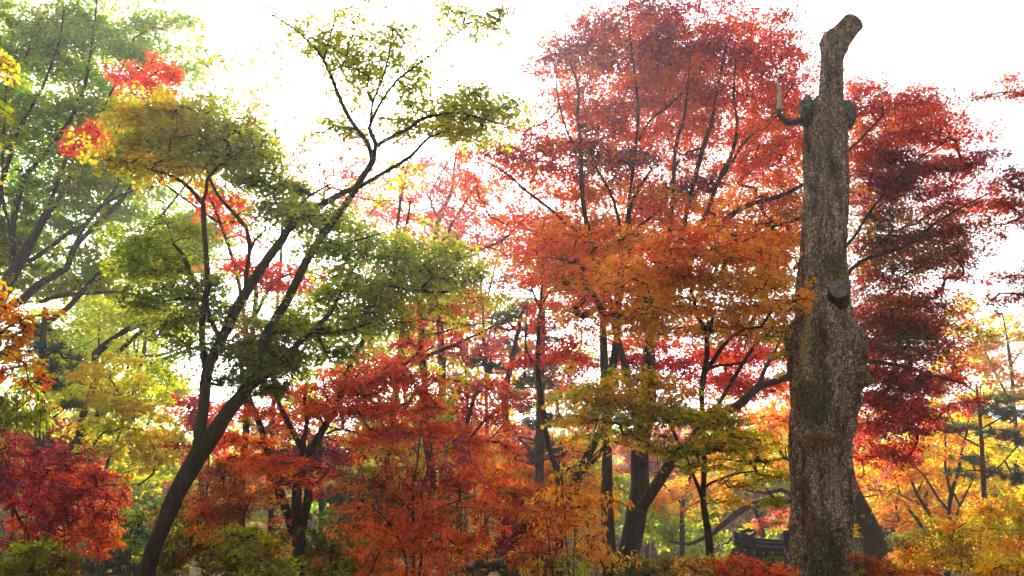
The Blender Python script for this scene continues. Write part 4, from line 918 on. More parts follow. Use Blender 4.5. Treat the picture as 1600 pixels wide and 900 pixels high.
# the tall zelkova in the haze, upper left
tree('zelkova_tree', 'tall green tree with long sweeping grey limbs filling the hazy upper left', 'tree', 22, [
 [(-70, 930, 50.8), (-66, 780, 44.3), (-60, 650, 39.4), (-40, 560, 31.2), (-12, 500, 23.0), (0, 470, 20.5), (20, 425, 19.7), (38, 395, 16.4), (55, 367, 12.3), (75, 335, 9.8), (100, 300, 7.4), (112, 270, 5.7)],
 [(-20, 510, 18.0), (0, 488, 16.4), (34, 470, 13.9), (69, 439, 12.3), (103, 419, 10.7), (114, 388, 9.8), (138, 363, 8.2), (165, 339, 7.4), (186, 319, 6.6), (206, 291, 5.7), (240, 250, 4.1), (280, 200, 3.3), (310, 150, 2.1)],
 [(18, 430, 11.5), (20, 405, 10.7), (20, 360, 9.8), (26, 319, 9.0), (38, 277, 8.2), (50, 262, 6.6), (80, 230, 6.6), (110, 185, 6.6), (132, 135, 5.7), (140, 95, 4.1), (145, 55, 3.3), (152, -5, 2.5)],
 [(-8, 470, 9.8), (-6, 360, 9.0), (0, 300, 8.2), (8, 270, 7.4), (30, 200, 5.7), (60, 150, 4.5), (80, 100, 3.7), (95, 55, 3.3), (100, 10, 2.1)],
 [(44, 408, 9.0), (52, 405, 8.2), (83, 384, 7.4), (103, 367, 6.6), (134, 350, 5.7), (160, 320, 4.1), (200, 270, 2.8)],
 [(55, 365, 7.4), (80, 310, 6.6), (95, 270, 5.7), (110, 235, 4.9), (128, 215, 4.5), (160, 170, 3.7), (185, 120, 3.0), (210, 60, 2.1)],
 [(-10, 560, 13.1), (18, 545, 13.9), (41, 525, 12.3), (79, 501, 10.7), (107, 481, 9.0), (127, 458, 8.2), (150, 430, 5.7), (190, 400, 3.8), (240, 370, 2.5)],
 [(62, 472, 6.6), (85, 464, 6.6), (110, 460, 6.1), (148, 458, 5.3), (193, 457, 4.1), (241, 468, 3.3), (262, 470, 2.1)],
 [(2, 320, 4.1), (12, 120, 4.1), (40, 90, 3.6), (50, 55, 3.3), (70, 20, 2.5)], [(205, 300, 3.3, 2), (204, 180, 3.6, 2), (208, 65, 3.3, 2), (216, -5, 2.5, 2)],
 [(20, 360, 5.7), (8, 330, 4.9), (4, 300, 4.1)], [(115, 385, 4.9), (150, 330, 4.9), (200, 300, 4.1), (250, 290, 2.5)],
 [(150, 440, 4.9), (200, 400, 4.9), (250, 340, 4.1), (290, 290, 3.3), (330, 240, 2.5)],
], [
 (30, 30, 60, 34, 'BG OL', .7), (110, 30, 70, 34, 'BG G OL', .7), (190, 40, 70, 40, 'BG YG', .6), (260, 40, 50, 44, 'BG YG', .4), (30, 100, 60, 34, 'BG OL', .7), (100, 100, 60, 34, 'BG G YG', .8), (170, 110, 70, 36, 'BG G', .7), (250, 120, 60, 40, 'BG YG', .5), (300, 60, 40, 50, 'YG BG', .25), (20, 170, 46, 34, 'BG OL', .8), (80, 170, 60, 34, 'BG G YG', .8), (150, 180, 60, 34, 'BG G YG', .7), (220, 190, 60, 30, 'BG YG', .6),
 (20, 240, 50, 34, 'BG G', .8), (90, 240, 70, 30, 'G BG YG', .8), (160, 250, 60, 30, 'BG G YG', .7), (230, 250, 60, 30, 'BG YG', .6), (30, 310, 60, 30, 'BG G', .8), (110, 310, 60, 26, 'BG G YG', .7), (180, 300, 60, 24, 'BG YG', .6), (30, 370, 60, 26, 'BG OL G', .7), (120, 360, 60, 24, 'G BG OL', .7), (190, 340, 50, 20, 'BG YG', .6), (60, 420, 60, 20, 'OL G', .7), (130, 410, 60, 22, 'OL BG', .7), (190, 400, 60, 24, 'OL YG', .6), (20, 440, 40, 16, 'OL G', .6), (150, 440, 50, 14, 'OL YG', .5), (90, 455, 50, 12, 'OL', .6),
 (250, 340, 60, 30, 'BG YG', .7, 3), (310, 380, 50, 34, 'BG YG', .6, 3), (250, 400, 60, 30, 'BG YG', .5, 3), (330, 330, 50, 30, 'BG YG', .5, 3), (300, 290, 50, 24, 'BG YG', .4, 3), (200, 440, 50, 16, 'YG OL', .5), (-40, 150, 60, 120, 'BG OL', .6), (-30, 350, 50, 80, 'OL G', .6), (350, 150, 30, 40, 'YG BG', .2, 2),
], leaf=.105, shape='oval', spray=.75, bark=BARK, tilt=.4, ljit=.6, dens=1.05, twig=1.2, fill=.3, behind=.6)

# thin bare topped golden tree
tree('broadleaf_tree', 'slight golden tree with sparse leaves against the white sky above the green maple', 'tree', 17, [
 [(420, 905, 9), (425, 700, 8), (432, 500, 6), (440, 380, 5), (442, 290, 4), (438, 245, 3.4), (430, 210, 3), (433, 165, 2.4), (442, 120, 1.6)],
 [(443, 268, 3), (458, 250, 2.6), (476, 236, 2.2), (505, 215, 1.6)], [(432, 205, 2.4), (448, 190, 2), (468, 180, 1.6)], [(430, 212, 2), (412, 205, 1.8)],
], [(425, 110, 46, 30, 'Y YG GO', .3), (410, 150, 30, 26, 'GO Y', .4), (440, 175, 50, 16, 'YG Y', .3), (425, 225, 40, 16, 'YG GO', .4), (470, 235, 40, 12, 'YG', .35), (405, 240, 24, 24, 'GO YG', .5), (450, 80, 40, 20, 'YG', .25), (480, 140, 20, 10, 'YG', .25)],
 leaf=.085, spray=.4, bark=BARK_GREY)

# dark trunks in the centre
tree('broadleaf_tree', 'tree with a dark bent trunk and coral red leaves, right of the orange red maple', 'tree', 17, [
 [(668, 905, 14), (672, 800, 13), (674, 730, 13), (668, 693, 12.5), (664, 629, 11), (662, 586, 12), (657, 551, 11), (659, 519, 9), (655, 470, 7), (640, 420, 6), (628, 380, 5), (620, 355, 5), (630, 295, 4), (638, 250, 2)],
 [(660, 556, 7), (671, 554, 6), (690, 547, 5.6), (707, 540, 5), (742, 524, 4), (780, 505, 2)], [(668, 604, 4.4), (676, 597, 4), (692, 593, 3.6), (724, 597, 3), (740, 604, 2.6), (755, 616, 2)],
 [(626, 375, 4), (638, 340, 3.6), (642, 310, 3)], [(659, 525, 5), (690, 520, 4), (720, 510, 3), (760, 505, 2)], [(658, 500, 4), (700, 505, 3.4), (735, 508, 3), (752, 525, 2.4), (760, 545, 2)],
], [
 (690, 470, 50, 14, 'SC R OR', .8), (660, 490, 34, 14, 'SC R', .7), (715, 490, 40, 12, 'SC PK', .6), (690, 525, 40, 10, 'SC R', .7), (650, 460, 30, 14, 'SC OL', .5), (740, 470, 46, 12, 'YG GO', .6), (775, 465, 30, 12, 'YG', .6), (725, 515, 40, 10, 'GO YG', .4), (690, 590, 40, 20, 'YG GO', .35), (720, 610, 30, 14, 'YG GO', .3), (640, 370, 40, 24, 'OL GO SC', .35), (700, 440, 40, 14, 'YG SC', .4), (625, 300, 34, 24, 'GO SC', .3), (690, 640, 20, 40, 'YG OL', .5),
], leaf=.085, spray=.45, group=None)
tree('broadleaf_tree', 'straight dark trunk with light yellow green leaves, partly behind the orange red maple crown', 'tree', 20, [
 [(606, 905, 15), (608, 800, 14), (609, 711, 13), (613, 644, 12), (620, 600, 12), (625, 565, 11), (628, 520, 8), (630, 470, 5)], [(611, 700, 5), (625, 688, 4), (650, 668, 3)], [(621, 600, 5), (650, 560, 4), (680, 540, 2.6)],
], [
 (600, 660, 50, 22, 'YG OL', .8), (640, 640, 40, 24, 'YG Y', .8), (575, 690, 40, 20, 'YG OL', .7), (630, 700, 50, 18, 'YG OL', .8), (680, 660, 24, 30, 'YG Y', .6), (610, 560, 30, 20, 'YG OL', .6), (650, 580, 30, 20, 'YG', .5), (560, 720, 30, 16, 'OL YG', .6), (690, 700, 30, 20, 'YG OL', .7), (620, 735, 40, 16, 'OL', .7), (585, 600, 24, 20, 'OL YG', .6),
], leaf=.10, shape='oval', spray=.5)

# pink red hazy maple behind, with bare arching limbs
tree('maple_tree', 'hazy pink red maple with pale forked bare limbs in the middle distance', 'tree', 24, [
 [(692, 905, 14), (692, 760, 13), (690, 560, 11), (684, 450, 9), (680, 385, 8), (687, 340, 7), (705, 300, 5), (710, 260, 4), (715, 228, 2.6)],
 [(683, 400, 6), (700, 362, 5.5), (725, 320, 4.6), (745, 290, 3), (755, 265, 2)], [(688, 345, 4), (672, 310, 3), (690, 270, 2.6), (708, 240, 2)], [(690, 430, 5), (730, 395, 4.4), (765, 385, 5), (795, 368, 4.6), (815, 345, 3.6), (835, 330, 2.4)],
 [(735, 394, 3), (715, 372, 2), (705, 358, 1.6)], [(765, 386, 3), (800, 400, 2.4), (840, 385, 1.8)],
], [
 (690, 300, 50, 16, 'SC PK', .5), (730, 305, 40, 14, 'SC CR', .5), (660, 290, 34, 14, 'PK SC', .4), (690, 345, 60, 14, 'SC PK', .5), (740, 345, 34, 14, 'SC PK', .4), (650, 340, 40, 12, 'PK SC', .3), (720, 265, 34, 14, 'SC CR', .4), (670, 260, 30, 14, 'PK', .3), (760, 530, 40, 10, 'CR PK', .6), (710, 545, 46, 8, 'PK CR', .6), (700, 560, 40, 8, 'PK CR', .5), (745, 560, 40, 8, 'CR', .5), (725, 575, 30, 8, 'CR PK', .4), (560, 300, 30, 24, 'PK', .2), (600, 330, 30, 20, 'PK SC', .25),
], leaf=.10, shape='maple_far', spray=.55, bark=BARK_GREY)

# crimson and orange crowns in the centre gap
tree('maple_tree', 'crimson and orange red maple behind the rust coloured sapling, left of the slim pine', 'tree', 19, [
 [(716, 905, 12), (718, 760, 10), (724, 690, 8), (735, 640, 6), (748, 600, 4)], [(722, 700, 5), (755, 660, 4), (780, 640, 2.6)], [(720, 720, 5), (700, 660, 4), (690, 630, 2.6)], [(722, 690, 4), (760, 690, 3), (790, 660, 2)],
], [
 (745, 605, 40, 12, 'CR R', .8), (770, 595, 24, 14, 'CR R', .7), (725, 640, 50, 16, 'CR R', .8), (770, 630, 40, 16, 'R CR', .8), (710, 620, 24, 24, 'CR MA', .6), (700, 665, 30, 20, 'R CR', .7), (740, 675, 50, 16, 'OR R', .9), (790, 660, 24, 10, 'R CR', .6), (760, 700, 46, 16, 'OR R O', .9), (720, 710, 40, 16, 'R OR', .8), (770, 730, 40, 20, 'OR O', .9), (800, 700, 20, 16, 'SC R', .6), (815, 625, 24, 10, 'CR SC', .7), (790, 770, 30, 24, 'OR O', .8), (740, 760, 50, 24, 'OR R', .9),
], leaf=.085, spray=.5)

# slim red tree right of the pine
tree('maple_tree', 'slim tree with a wavy dark trunk and coral red layers, right of the slim pine', 'tree', 14, [
 [(871, 905, 10), (872, 830, 10), (872, 775, 10), (872, 738, 9.5), (856, 696, 8.5), (849, 643, 8), (843, 611, 7.5), (840, 551, 6.5), (842, 504, 5.5), (845, 476, 5), (847, 433, 3.6), (848, 400, 2.4)],
 [(845, 603, 4.4), (835, 572, 4), (824, 551, 3.6), (820, 520, 2)], [(844, 484, 4), (834, 460, 3), (828, 440, 2.4)], [(845, 478, 3.6), (858, 458, 3), (872, 442, 2)], [(841, 556, 3), (862, 540, 2.4), (885, 520, 1.8)], [(820, 590, 2.6), (822, 520, 2.4), (824, 480, 1.6)],
], [
 (835, 440, 30, 16, 'SC R', .7), (860, 420, 30, 14, 'SC R OR', .7), (855, 480, 40, 12, 'SC R', .8), (830, 500, 34, 14, 'SC R', .6), (880, 500, 34, 12, 'SC OR', .7), (860, 550, 50, 12, 'SC R OR', 1.0), (830, 560, 30, 10, 'SC', .8), (885, 560, 30, 10, 'OR R', .7), (890, 530, 30, 14, 'R OR', .6), (860, 385, 24, 14, 'SC R', .6), (830, 395, 26, 12, 'SC PK', .5), (880, 395, 24, 14, 'OR R', .6), (815, 565, 20, 8, 'SC', .6),
], leaf=.075, spray=.40)

# leaning trunk left of the big maple
tree('broadleaf_tree', 'dark trunk leaning to the right, just left of the big red maple stems', 'tree', 16, [
 [(862, 930, 18), (872, 850, 17), (880, 805, 16), (892, 770, 16), (910, 730, 15), (922, 705, 13), (935, 680, 11), (950, 650, 8), (970, 610, 5)], [(912, 735, 8), (925, 722, 7), (936, 712, 6), (950, 690, 4)],
], [(930, 660, 40, 20, 'OR O', .5), (965, 610, 40, 20, 'OR CR', .5), (895, 690, 30, 20, 'O GO', .4), (900, 580, 40, 16, 'OR CR', .5)], leaf=.08, spray=.45)


# ------------------------------------------------------------------ pines: needles in flat tufted pads
def pine(label, d, stems, pads, dens=1.0, tuft=.13, name='pine_tree', per=46):
    base = at(stems[0][0][0], stems[0][0][1], d); base[2] = float(ground_z(base[0], base[1]))
    root = thing(name, label, 'pine tree', base)
    NP = []
    for si, st in enumerate(stems):
        rows = [[*at(q[0], q[1], d + (q[3] if len(q) > 3 else 0)), max(.5 * q[2] * mpp(q[0], q[1], d), .006)] for q in st]
        if si == 0 and rows[0][2] > base[2]: rows.insert(0, [rows[0][0], rows[0][1], base[2] - .2, rows[0][3] * 1.3])
        P = smooth_path(rows, .2); mb = MB(); tube(mb, P, 10, rough=.06)
        mb.build('trunk' if si == 0 else 'limb', BARK_PINE, root, base); NP.append(P[:, :3])
    NP = np.concatenate(NP); lv = Leaves(); mb = MB()
    for b in pads:
        px, py, rx, ry, cs, dn = b[:6]; off = b[6] if len(b) > 6 else 0
        c = at(px, py, d + off); m = mpp(px, py, d + off); cs = cs.split()
        nt_ = max(4, int(dens * dn * 8.5 * rx * m * ry * m / (tuft * tuft)))
        hub = NP[np.linalg.norm(NP - c, axis=1).argmin()]
        mid = hub * .5 + c * .5 - np.array([0, 0, .08])
        tube(mb, [[*hub, .03], [*mid, .022], [*c, .012]], 5, cap=False)
        U = rand_in_ball(nt_)
        for u in U:
            p = c + RGT * u[0] * rx * m + np.array([0, 0, 1]) * u[1] * ry * m + FWD * u[2] * min(rx * m, 1.2)
            if rng.uniform() < .5: tube(mb, [[*(mid * .3 + c * .7), .008], [*p, .005]], 3, cap=False)
            kk = per; dr = rng.normal(size=(kk, 3)); dr[:, 2] = np.abs(dr[:, 2]) * .8 + .15; dr /= np.linalg.norm(dr, axis=1)[:, None]
            cc = col(cs[rng.integers(0, len(cs))]) * np.exp(rng.normal(0, .2, (kk, 1))) * np.exp(rng.normal(0, .08, (kk, 3)))
            lv.add(np.repeat(p[None], kk, 0) + dr * .01, rng.normal(size=(kk, 3)), tuft * rng.uniform(.7, 1.2, kk), cc, dr)
    lv.build('needles', 'needle', NEEDLE, root, base, mb, BARK_PINE)
    STATS[label[:40]] = (lv.count(), 0)
    return root


PAL['PN'] = (.03, .085, .04); PAL['PD'] = (.02, .055, .03); PAL['PB'] = (.05, .09, .075); PAL['PG'] = (.05, .115, .04)
pine('slim pine with a curving bare trunk and flat blue green needle pads in the middle', 21, [
 [(789, 905, 11), (790, 780, 10.5), (792, 693, 9.5), (790, 647, 10.5), (788, 611, 10), (797, 579, 9), (804, 545, 8.5), (806, 533, 8), (811, 510, 7.5), (813, 495, 6.5), (822, 475, 3)],
 [(798, 580, 4), (770, 572, 3), (745, 565, 2)], [(790, 610, 4), (815, 625, 3), (835, 640, 2)], [(790, 650, 4), (815, 690, 3.6), (830, 700, 3)], [(808, 530, 3), (830, 520, 2.6), (850, 515, 2)],
], [(790, 500, 30, 8, 'PN PD', 1.0), (815, 485, 26, 8, 'PN', .9), (845, 515, 30, 8, 'PN PD', 1.0), (765, 575, 24, 8, 'PN', 1.0), (750, 565, 16, 5, 'PN', .8), (800, 545, 12, 8, 'PN', .8), (830, 475, 24, 6, 'PN YG', .5), (835, 600, 40, 8, 'PN', 1.0), (780, 512, 16, 6, 'PN', .9)])
pine('dark pine with a straight trunk standing behind the slim coral red tree', 24, [
 [(842, 905, 15), (843, 760, 14), (844, 640, 13), (846, 560, 11), (848, 480, 8), (850, 400, 4)],
 [(844, 640, 4), (880, 620, 3)], [(845, 600, 4), (810, 590, 3)], [(844, 690, 4), (800, 680, 3)], [(846, 560, 4), (880, 548, 3)], [(844, 720, 4), (885, 710, 3)],
], [(875, 605, 34, 8, 'PD PN', 1.0), (850, 570, 34, 8, 'PN', 1.0), (860, 530, 30, 8, 'PN', .9), (850, 660, 34, 12, 'PD PN', 1.0), (820, 640, 24, 7, 'PN', .8), (880, 660, 26, 10, 'PD', .9), (860, 700, 40, 14, 'PD PN', .9), (830, 590, 26, 7, 'PN', .9), (870, 480, 24, 8, 'PN', .7), (850, 430, 22, 10, 'PN', .7), (835, 352, 24, 10, 'PB PN', .8), (850, 375, 18, 8, 'PB', .7), (815, 720, 30, 16, 'PD', .8), (880, 740, 30, 14, 'PD', .7)])
pine('blue green pine hidden in the dim left background behind the orange sprays', 16, [
 [(60, 905, 18), (62, 700, 16), (66, 560, 12), (70, 480, 6)], [(66, 600, 5), (90, 592, 4)], [(66, 560, 5), (90, 545, 3)]],
 [(70, 545, 34, 10, 'PN PB', 1.0), (80, 575, 34, 10, 'PN PB', 1.0), (60, 605, 36, 10, 'PN', 1.0), (100, 640, 22, 5, 'PD', .9), (55, 520, 24, 10, 'PN', .8), (90, 600, 18, 6, 'PN', .9), (110, 560, 20, 6, 'PB', .6), (115, 635, 16, 4, 'PN', 1)])
pine('green pine with a reddish trunk among the yellow trees at the right', 26, [
 [(1541, 830, 9), (1540, 809, 8.5), (1536, 741, 7.5), (1534, 692, 6.5), (1530, 640, 5), (1525, 600, 3)],
 [(1538, 750, 3), (1570, 720, 2.4), (1595, 690, 2)], [(1535, 700, 3), (1500, 680, 2.4)], [(1533, 670, 3), (1570, 650, 2.4)], [(1532, 650, 3), (1560, 625, 2)], [(1537, 735, 3), (1510, 735, 2)]],
 [(1545, 640, 40, 8, 'PN PG', 1.0), (1580, 650, 30, 10, 'PN PG', 1.0), (1500, 670, 36, 8, 'PG PN', 1.0), (1560, 680, 36, 8, 'PN', .9), (1520, 720, 34, 6, 'PG', .9), (1590, 690, 24, 10, 'PN PD', .9), (1570, 625, 26, 8, 'PN PG', .9), (1505, 742, 30, 5, 'PG PN', .8), (1590, 750, 24, 14, 'PD PN', .8), (1560, 740, 24, 8, 'PD', .7), (1480, 640, 24, 6, 'PG', .6), (1570, 780, 24, 8, 'PD', .7)])

# ------------------------------------------------------------------ old tree behind the snag with a sprawling low limb
tree('broadleaf_tree', 'old tree behind the dead trunk, one long low limb curving left above the gate', 'tree', 24, [
 [(1376, 930, 52), (1371, 873, 42), (1353, 817, 34), (1340, 785, 30), (1325, 750, 26), (1310, 700, 20), (1290, 620, 14), (1280, 540, 8)],
 [(1332, 765, 18), (1300, 768, 16), (1265, 775, 14), (1235, 780, 13), (1200, 782, 12), (1170, 790, 11), (1150, 802, 10), (1140, 810, 9.5), (1115, 832, 8), (1100, 840, 7), (1075, 851, 6), (1045, 845, 4)],
 [(1240, 776, 8), (1220, 765, 7), (1195, 770, 6), (1160, 764, 4)], [(1176, 788, 6), (1186, 812, 6), (1196, 840, 5)], [(1290, 640, 7), (1240, 720, 6), (1216, 700, 5), (1208, 688, 3)], [(1150, 802, 5), (1140, 790, 3), (1120, 780, 2)], [(1196, 838, 6), (1170, 828, 6), (1150, 834, 5), (1135, 850, 3)],
], [
 (1200, 815, 24, 10, 'PK O', .7), (1225, 800, 14, 8, 'SC O', .7), (1215, 820, 20, 8, 'YG GO', .8), (1180, 830, 14, 8, 'GO O', .7), (1140, 785, 24, 10, 'O GO', .6), (1110, 800, 24, 12, 'O GO OL', .6), (1360, 760, 24, 10, 'O PK', .6), (1350, 800, 14, 16, 'YG GO', .6), (1230, 640, 18, 30, 'O OR', .4), (1180, 650, 30, 16, 'O OR', .4), (1340, 830, 12, 10, 'Y', .6),
], leaf=.10, shape='oval', spray=.45, bark=BARK)

# hazy background trees on the right and in the gaps
tree('maple_tree', 'hazy light orange tree seen in the gap between the gold maple and the dead trunk', 'tree', 29, [
 [(1065, 905, 9), (1066, 830, 8), (1068, 780, 7), (1080, 740, 5), (1090, 700, 3)], [(1067, 800, 4), (1110, 770, 3), (1150, 740, 2)], [(1067, 790, 4), (1040, 760, 3), (1020, 740, 2)],
], [
 (1070, 760, 60, 12, 'O GO', .9), (1110, 745, 60, 12, 'O GO', .8), (1040, 775, 40, 12, 'O GO', .8), (1150, 720, 50, 12, 'O GO', .7), (1200, 690, 46, 16, 'O GO', .8), (1210, 650, 30, 20, 'O OR', .8), (1180, 670, 40, 14, 'OR O', .6), (1215, 725, 20, 16, 'Y O', .7), (1100, 780, 40, 12, 'GO O', .7), (1060, 800, 40, 10, 'O GO', .6), (1225, 600, 14, 20, 'OR O', .7), (1150, 690, 36, 12, 'O GO', .6),
], leaf=.12, shape='maple_far', spray=.6)
tree('maple_tree', 'pale pink tree far back in the haze left of the gold maple trunk', 'tree', 42, [[(1010, 905, 7), (1012, 800, 6), (1015, 730, 4)]], [
 (1020, 700, 50, 20, 'PK', .9), (1060, 680, 40, 18, 'PK', .8), (1000, 740, 50, 20, 'PK CR', .8), (1050, 730, 40, 20, 'PK', .8), (980, 700, 30, 20, 'PK SC', .7), (1090, 720, 40, 20, 'PK O', .7)], leaf=.15, shape='kite', spray=.8)
R1 = 'slender trees of the right hand background'
tree('broadleaf_tree', 'dark branching tree with orange gold leaves standing nearest the reddish pine at the right', 'tree', 28, [
 [(1481, 870, 7), (1481, 836, 6.5), (1483, 802, 6), (1487, 771, 7), (1496, 741, 5), (1504, 700, 4), (1511, 673, 3), (1515, 640, 2)], [(1486, 775, 5), (1477, 730, 4), (1478, 700, 3.4), (1477, 673, 3), (1482, 640, 2)], [(1484, 800, 5), (1466, 779, 4.6), (1455, 760, 4), (1443, 741, 3), (1430, 730, 2)], [(1490, 770, 4), (1500, 790, 3.6), (1492, 812, 4)], [(1500, 790, 4), (1510, 770, 3), (1520, 750, 2)],
], [(1460, 690, 50, 14, 'GO O', .7), (1500, 650, 50, 14, 'Y YG GO', .6), (1440, 665, 40, 14, 'GO O', .6), (1480, 720, 50, 14, 'GO O OL', .7), (1530, 690, 40, 16, 'YG GO', .6), (1510, 620, 40, 16, 'Y YG', .6), (1430, 700, 34, 16, 'GO', .6), (1480, 610, 34, 14, 'O YG', .5), (1550, 750, 40, 16, 'GO OL', .6), (1460, 740, 40, 10, 'GO', .5)],
 leaf=.11, shape='maple_far', spray=.55, group=R1)
tree('broadleaf_tree', 'thin tree leaning left with orange leaves, second from the reddish pine at the right', 'tree', 29, [
 [(1474, 870, 6), (1470, 839, 6), (1460, 815, 6), (1447, 794, 6), (1432, 771, 5), (1421, 741, 4), (1415, 710, 2.6)], [(1447, 794, 3.6), (1430, 785, 3), (1410, 775, 2.4), (1395, 768, 1.6)], [(1432, 771, 3), (1445, 745, 2.4)]],
 [(1420, 720, 36, 12, 'O GO', .7), (1400, 745, 34, 10, 'O PK', .7), (1440, 740, 34, 12, 'GO O', .6), (1385, 725, 26, 12, 'O', .5), (1400, 790, 30, 12, 'GO O', .5)], leaf=.11, shape='maple_far', spray=.5, group=R1)
tree('broadleaf_tree', 'thin tree leaning far left with a nearly level branch, close right of the dead trunk', 'tree', 30, [
 [(1455, 870, 6), (1443, 828, 5.6), (1428, 805, 5.4), (1413, 787, 5), (1400, 776, 4), (1387, 771, 3.4), (1360, 775, 2.6), (1340, 778, 1.6)], [(1408, 782, 3), (1400, 750, 2.6), (1385, 735, 1.8)], [(1405, 815, 3), (1400, 790, 3), (1405, 770, 2)]],
 [(1370, 765, 34, 8, 'YG GO O', .7), (1350, 745, 24, 10, 'O GO', .6), (1400, 765, 30, 8, 'GO', .5), (1375, 795, 24, 10, 'PK O', .6), (1380, 700, 24, 16, 'O GO', .5)], leaf=.11, shape='maple_far', spray=.45, group=R1)
tree('broadleaf_tree', 'tall pale orange and yellow tree fading into the haze at the right edge', 'tree', 38, [
 [(1592, 905, 9), (1590, 760, 8), (1585, 640, 6), (1578, 560, 5), (1572, 520, 3), (1566, 490, 2)], [(1584, 640, 4), (1550, 570, 3), (1530, 530, 2)], [(1580, 570, 3), (1598, 545, 2)], [(1586, 660, 4), (1520, 610, 3), (1490, 580, 2)]],
 [(1560, 550, 50, 16, 'O PK GO', .7), (1520, 520, 40, 16, 'Y GO', .5), (1580, 580, 40, 16, 'O PK', .7), (1530, 575, 50, 14, 'O GO', .7), (1570, 500, 40, 16, 'Y GO', .35), (1500, 560, 40, 16, 'Y YG', .6), (1590, 620, 30, 16, 'O GO', .7), (1550, 610, 40, 14, 'YG Y', .6), (1590, 530, 24, 20, 'GO Y', .5), (1490, 500, 30, 16, 'YG Y', .35), (1500, 480, 30, 12, 'Y', .3), (1585, 660, 30, 16, 'GO O', .7), (1580, 720, 34, 20, 'GO YG', .8)],
 leaf=.15, shape='kite', spray=.75)
tree('broadleaf_tree', 'yellow tree filling the far gap between the dark red leaves and the pine', 'tree', 36, [[(1445, 905, 8), (1446, 800, 7), (1450, 700, 4), (1455, 640, 2)], [(1447, 770, 4), (1410, 720, 3)], [(1448, 740, 4), (1500, 700, 3)]],
 [(1440, 640, 46, 20, 'YG Y GO', .8), (1490, 660, 46, 20, 'Y GO', .8), (1440, 700, 50, 20, 'GO Y', .9), (1500, 710, 50, 20, 'GO Y', .9), (1400, 730, 40, 20, 'GO O', .8), (1460, 760, 60, 20, 'GO O', .9), (1390, 780, 40, 20, 'O GO', .8), (1530, 760, 50, 24, 'GO OL', .9), (1430, 810, 60, 20, 'GO O', .9), (1570, 790, 50, 24, 'GO YG', .9), (1510, 810, 50, 20, 'GO O', .9)], leaf=.15, shape='kite', spray=.75)

# more crowns closing the lower background
B = 'hazy trees closing the view behind'
def back(label, d, tx, top, blobs, w=8, shape='kite', leaf=None, sp=.75):
    stems = [[(tx, 905, w * 1.2), (tx + rng.uniform(-6, 6), 820, w), (tx + rng.uniform(-12, 12), (820 + top) / 2, w * .7), (tx + rng.uniform(-20, 20), top, w * .3)]]
    for k in range(3):
        y = rng.uniform(top + 30, 800); b = blobs[rng.integers(0, len(blobs))]
        stems.append([(tx, y + 30, w * .5), (tx * .5 + b[0] * .5, y * .6 + b[1] * .4, w * .35), (b[0], b[1], w * .2)])
    return tree('broadleaf_tree', label, 'tree', d, stems, blobs, leaf=leaf or .0041 * d, shape=shape, spray=sp, dens=1.35, group=B, bark=BARK_GREY)
back('crimson maple crown behind the leaning trunk of the green maple', 18, 322, 640, [(300, 625, 36, 14, 'CR PK', .8), (330, 650, 36, 14, 'CR SC', .8), (300, 660, 30, 14, 'CR PK', .7), (345, 690, 30, 16, 'CR R', .7), (285, 690, 26, 14, 'PK CR', .6), (360, 640, 30, 14, 'R SC', .7), (310, 700, 36, 14, 'CR', .7), (360, 715, 20, 14, 'R', .6)], w=9, shape='maple_far', sp=.45)
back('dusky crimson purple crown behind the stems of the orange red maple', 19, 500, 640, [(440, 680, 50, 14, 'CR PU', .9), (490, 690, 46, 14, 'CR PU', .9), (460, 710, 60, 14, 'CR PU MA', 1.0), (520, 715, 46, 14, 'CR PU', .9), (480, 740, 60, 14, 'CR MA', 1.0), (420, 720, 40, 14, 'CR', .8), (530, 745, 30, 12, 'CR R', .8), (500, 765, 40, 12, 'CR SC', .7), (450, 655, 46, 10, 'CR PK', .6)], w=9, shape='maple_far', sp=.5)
back('grey green hazy crown between the crimson crown and the yellow green leaves', 34, 540, 690, [(540, 710, 40, 24, 'OL BG', .8), (580, 740, 50, 24, 'OL BG', .9), (530, 770, 50, 24, 'BG DG', .9), (600, 790, 60, 24, 'DG BG', .9), (560, 820, 60, 24, 'DG', .9), (520, 690, 30, 16, 'OL', .5)])
back('pale olive crown low behind the leaning maple trunk', 30, 290, 700, [(280, 740, 46, 20, 'OL RU', .9), (330, 745, 46, 20, 'OL GO', .9), (380, 740, 46, 20, 'OL BR', .9), (300, 780, 60, 20, 'OL BR', .9), (370, 790, 60, 20, 'OL OLD', .9), (430, 780, 46, 20, 'OLD BR', .9), (250, 780, 40, 20, 'OLD', .9)])
back('dim reddish brown crown behind the crimson maple at the bottom left', 24, 70, 640, [(40, 690, 60, 20, 'MA BR', .9), (110, 700, 50, 20, 'MA RU', .8), (30, 740, 60, 20, 'BR OLD', .9), (130, 730, 40, 20, 'RU OL', .8), (90, 670, 40, 16, 'MA CR', .7), (160, 760, 50, 20, 'OLD RU', .8)], w=11)
back('light orange crown glowing behind the slim pine and the coral red tree', 27, 830, 640, [(800, 730, 50, 20, 'O GO', .9), (850, 720, 46, 20, 'O OR', .8), (830, 760, 60, 20, 'O GO', .9), (890, 740, 46, 20, 'GO O', .8), (780, 770, 40, 20, 'O R', .8), (870, 780, 60, 20, 'GO OL', .9), (920, 770, 40, 20, 'O GO', .8), (830, 680, 40, 14, 'PK O', .5), (910, 700, 30, 20, 'YG GO', .6)])
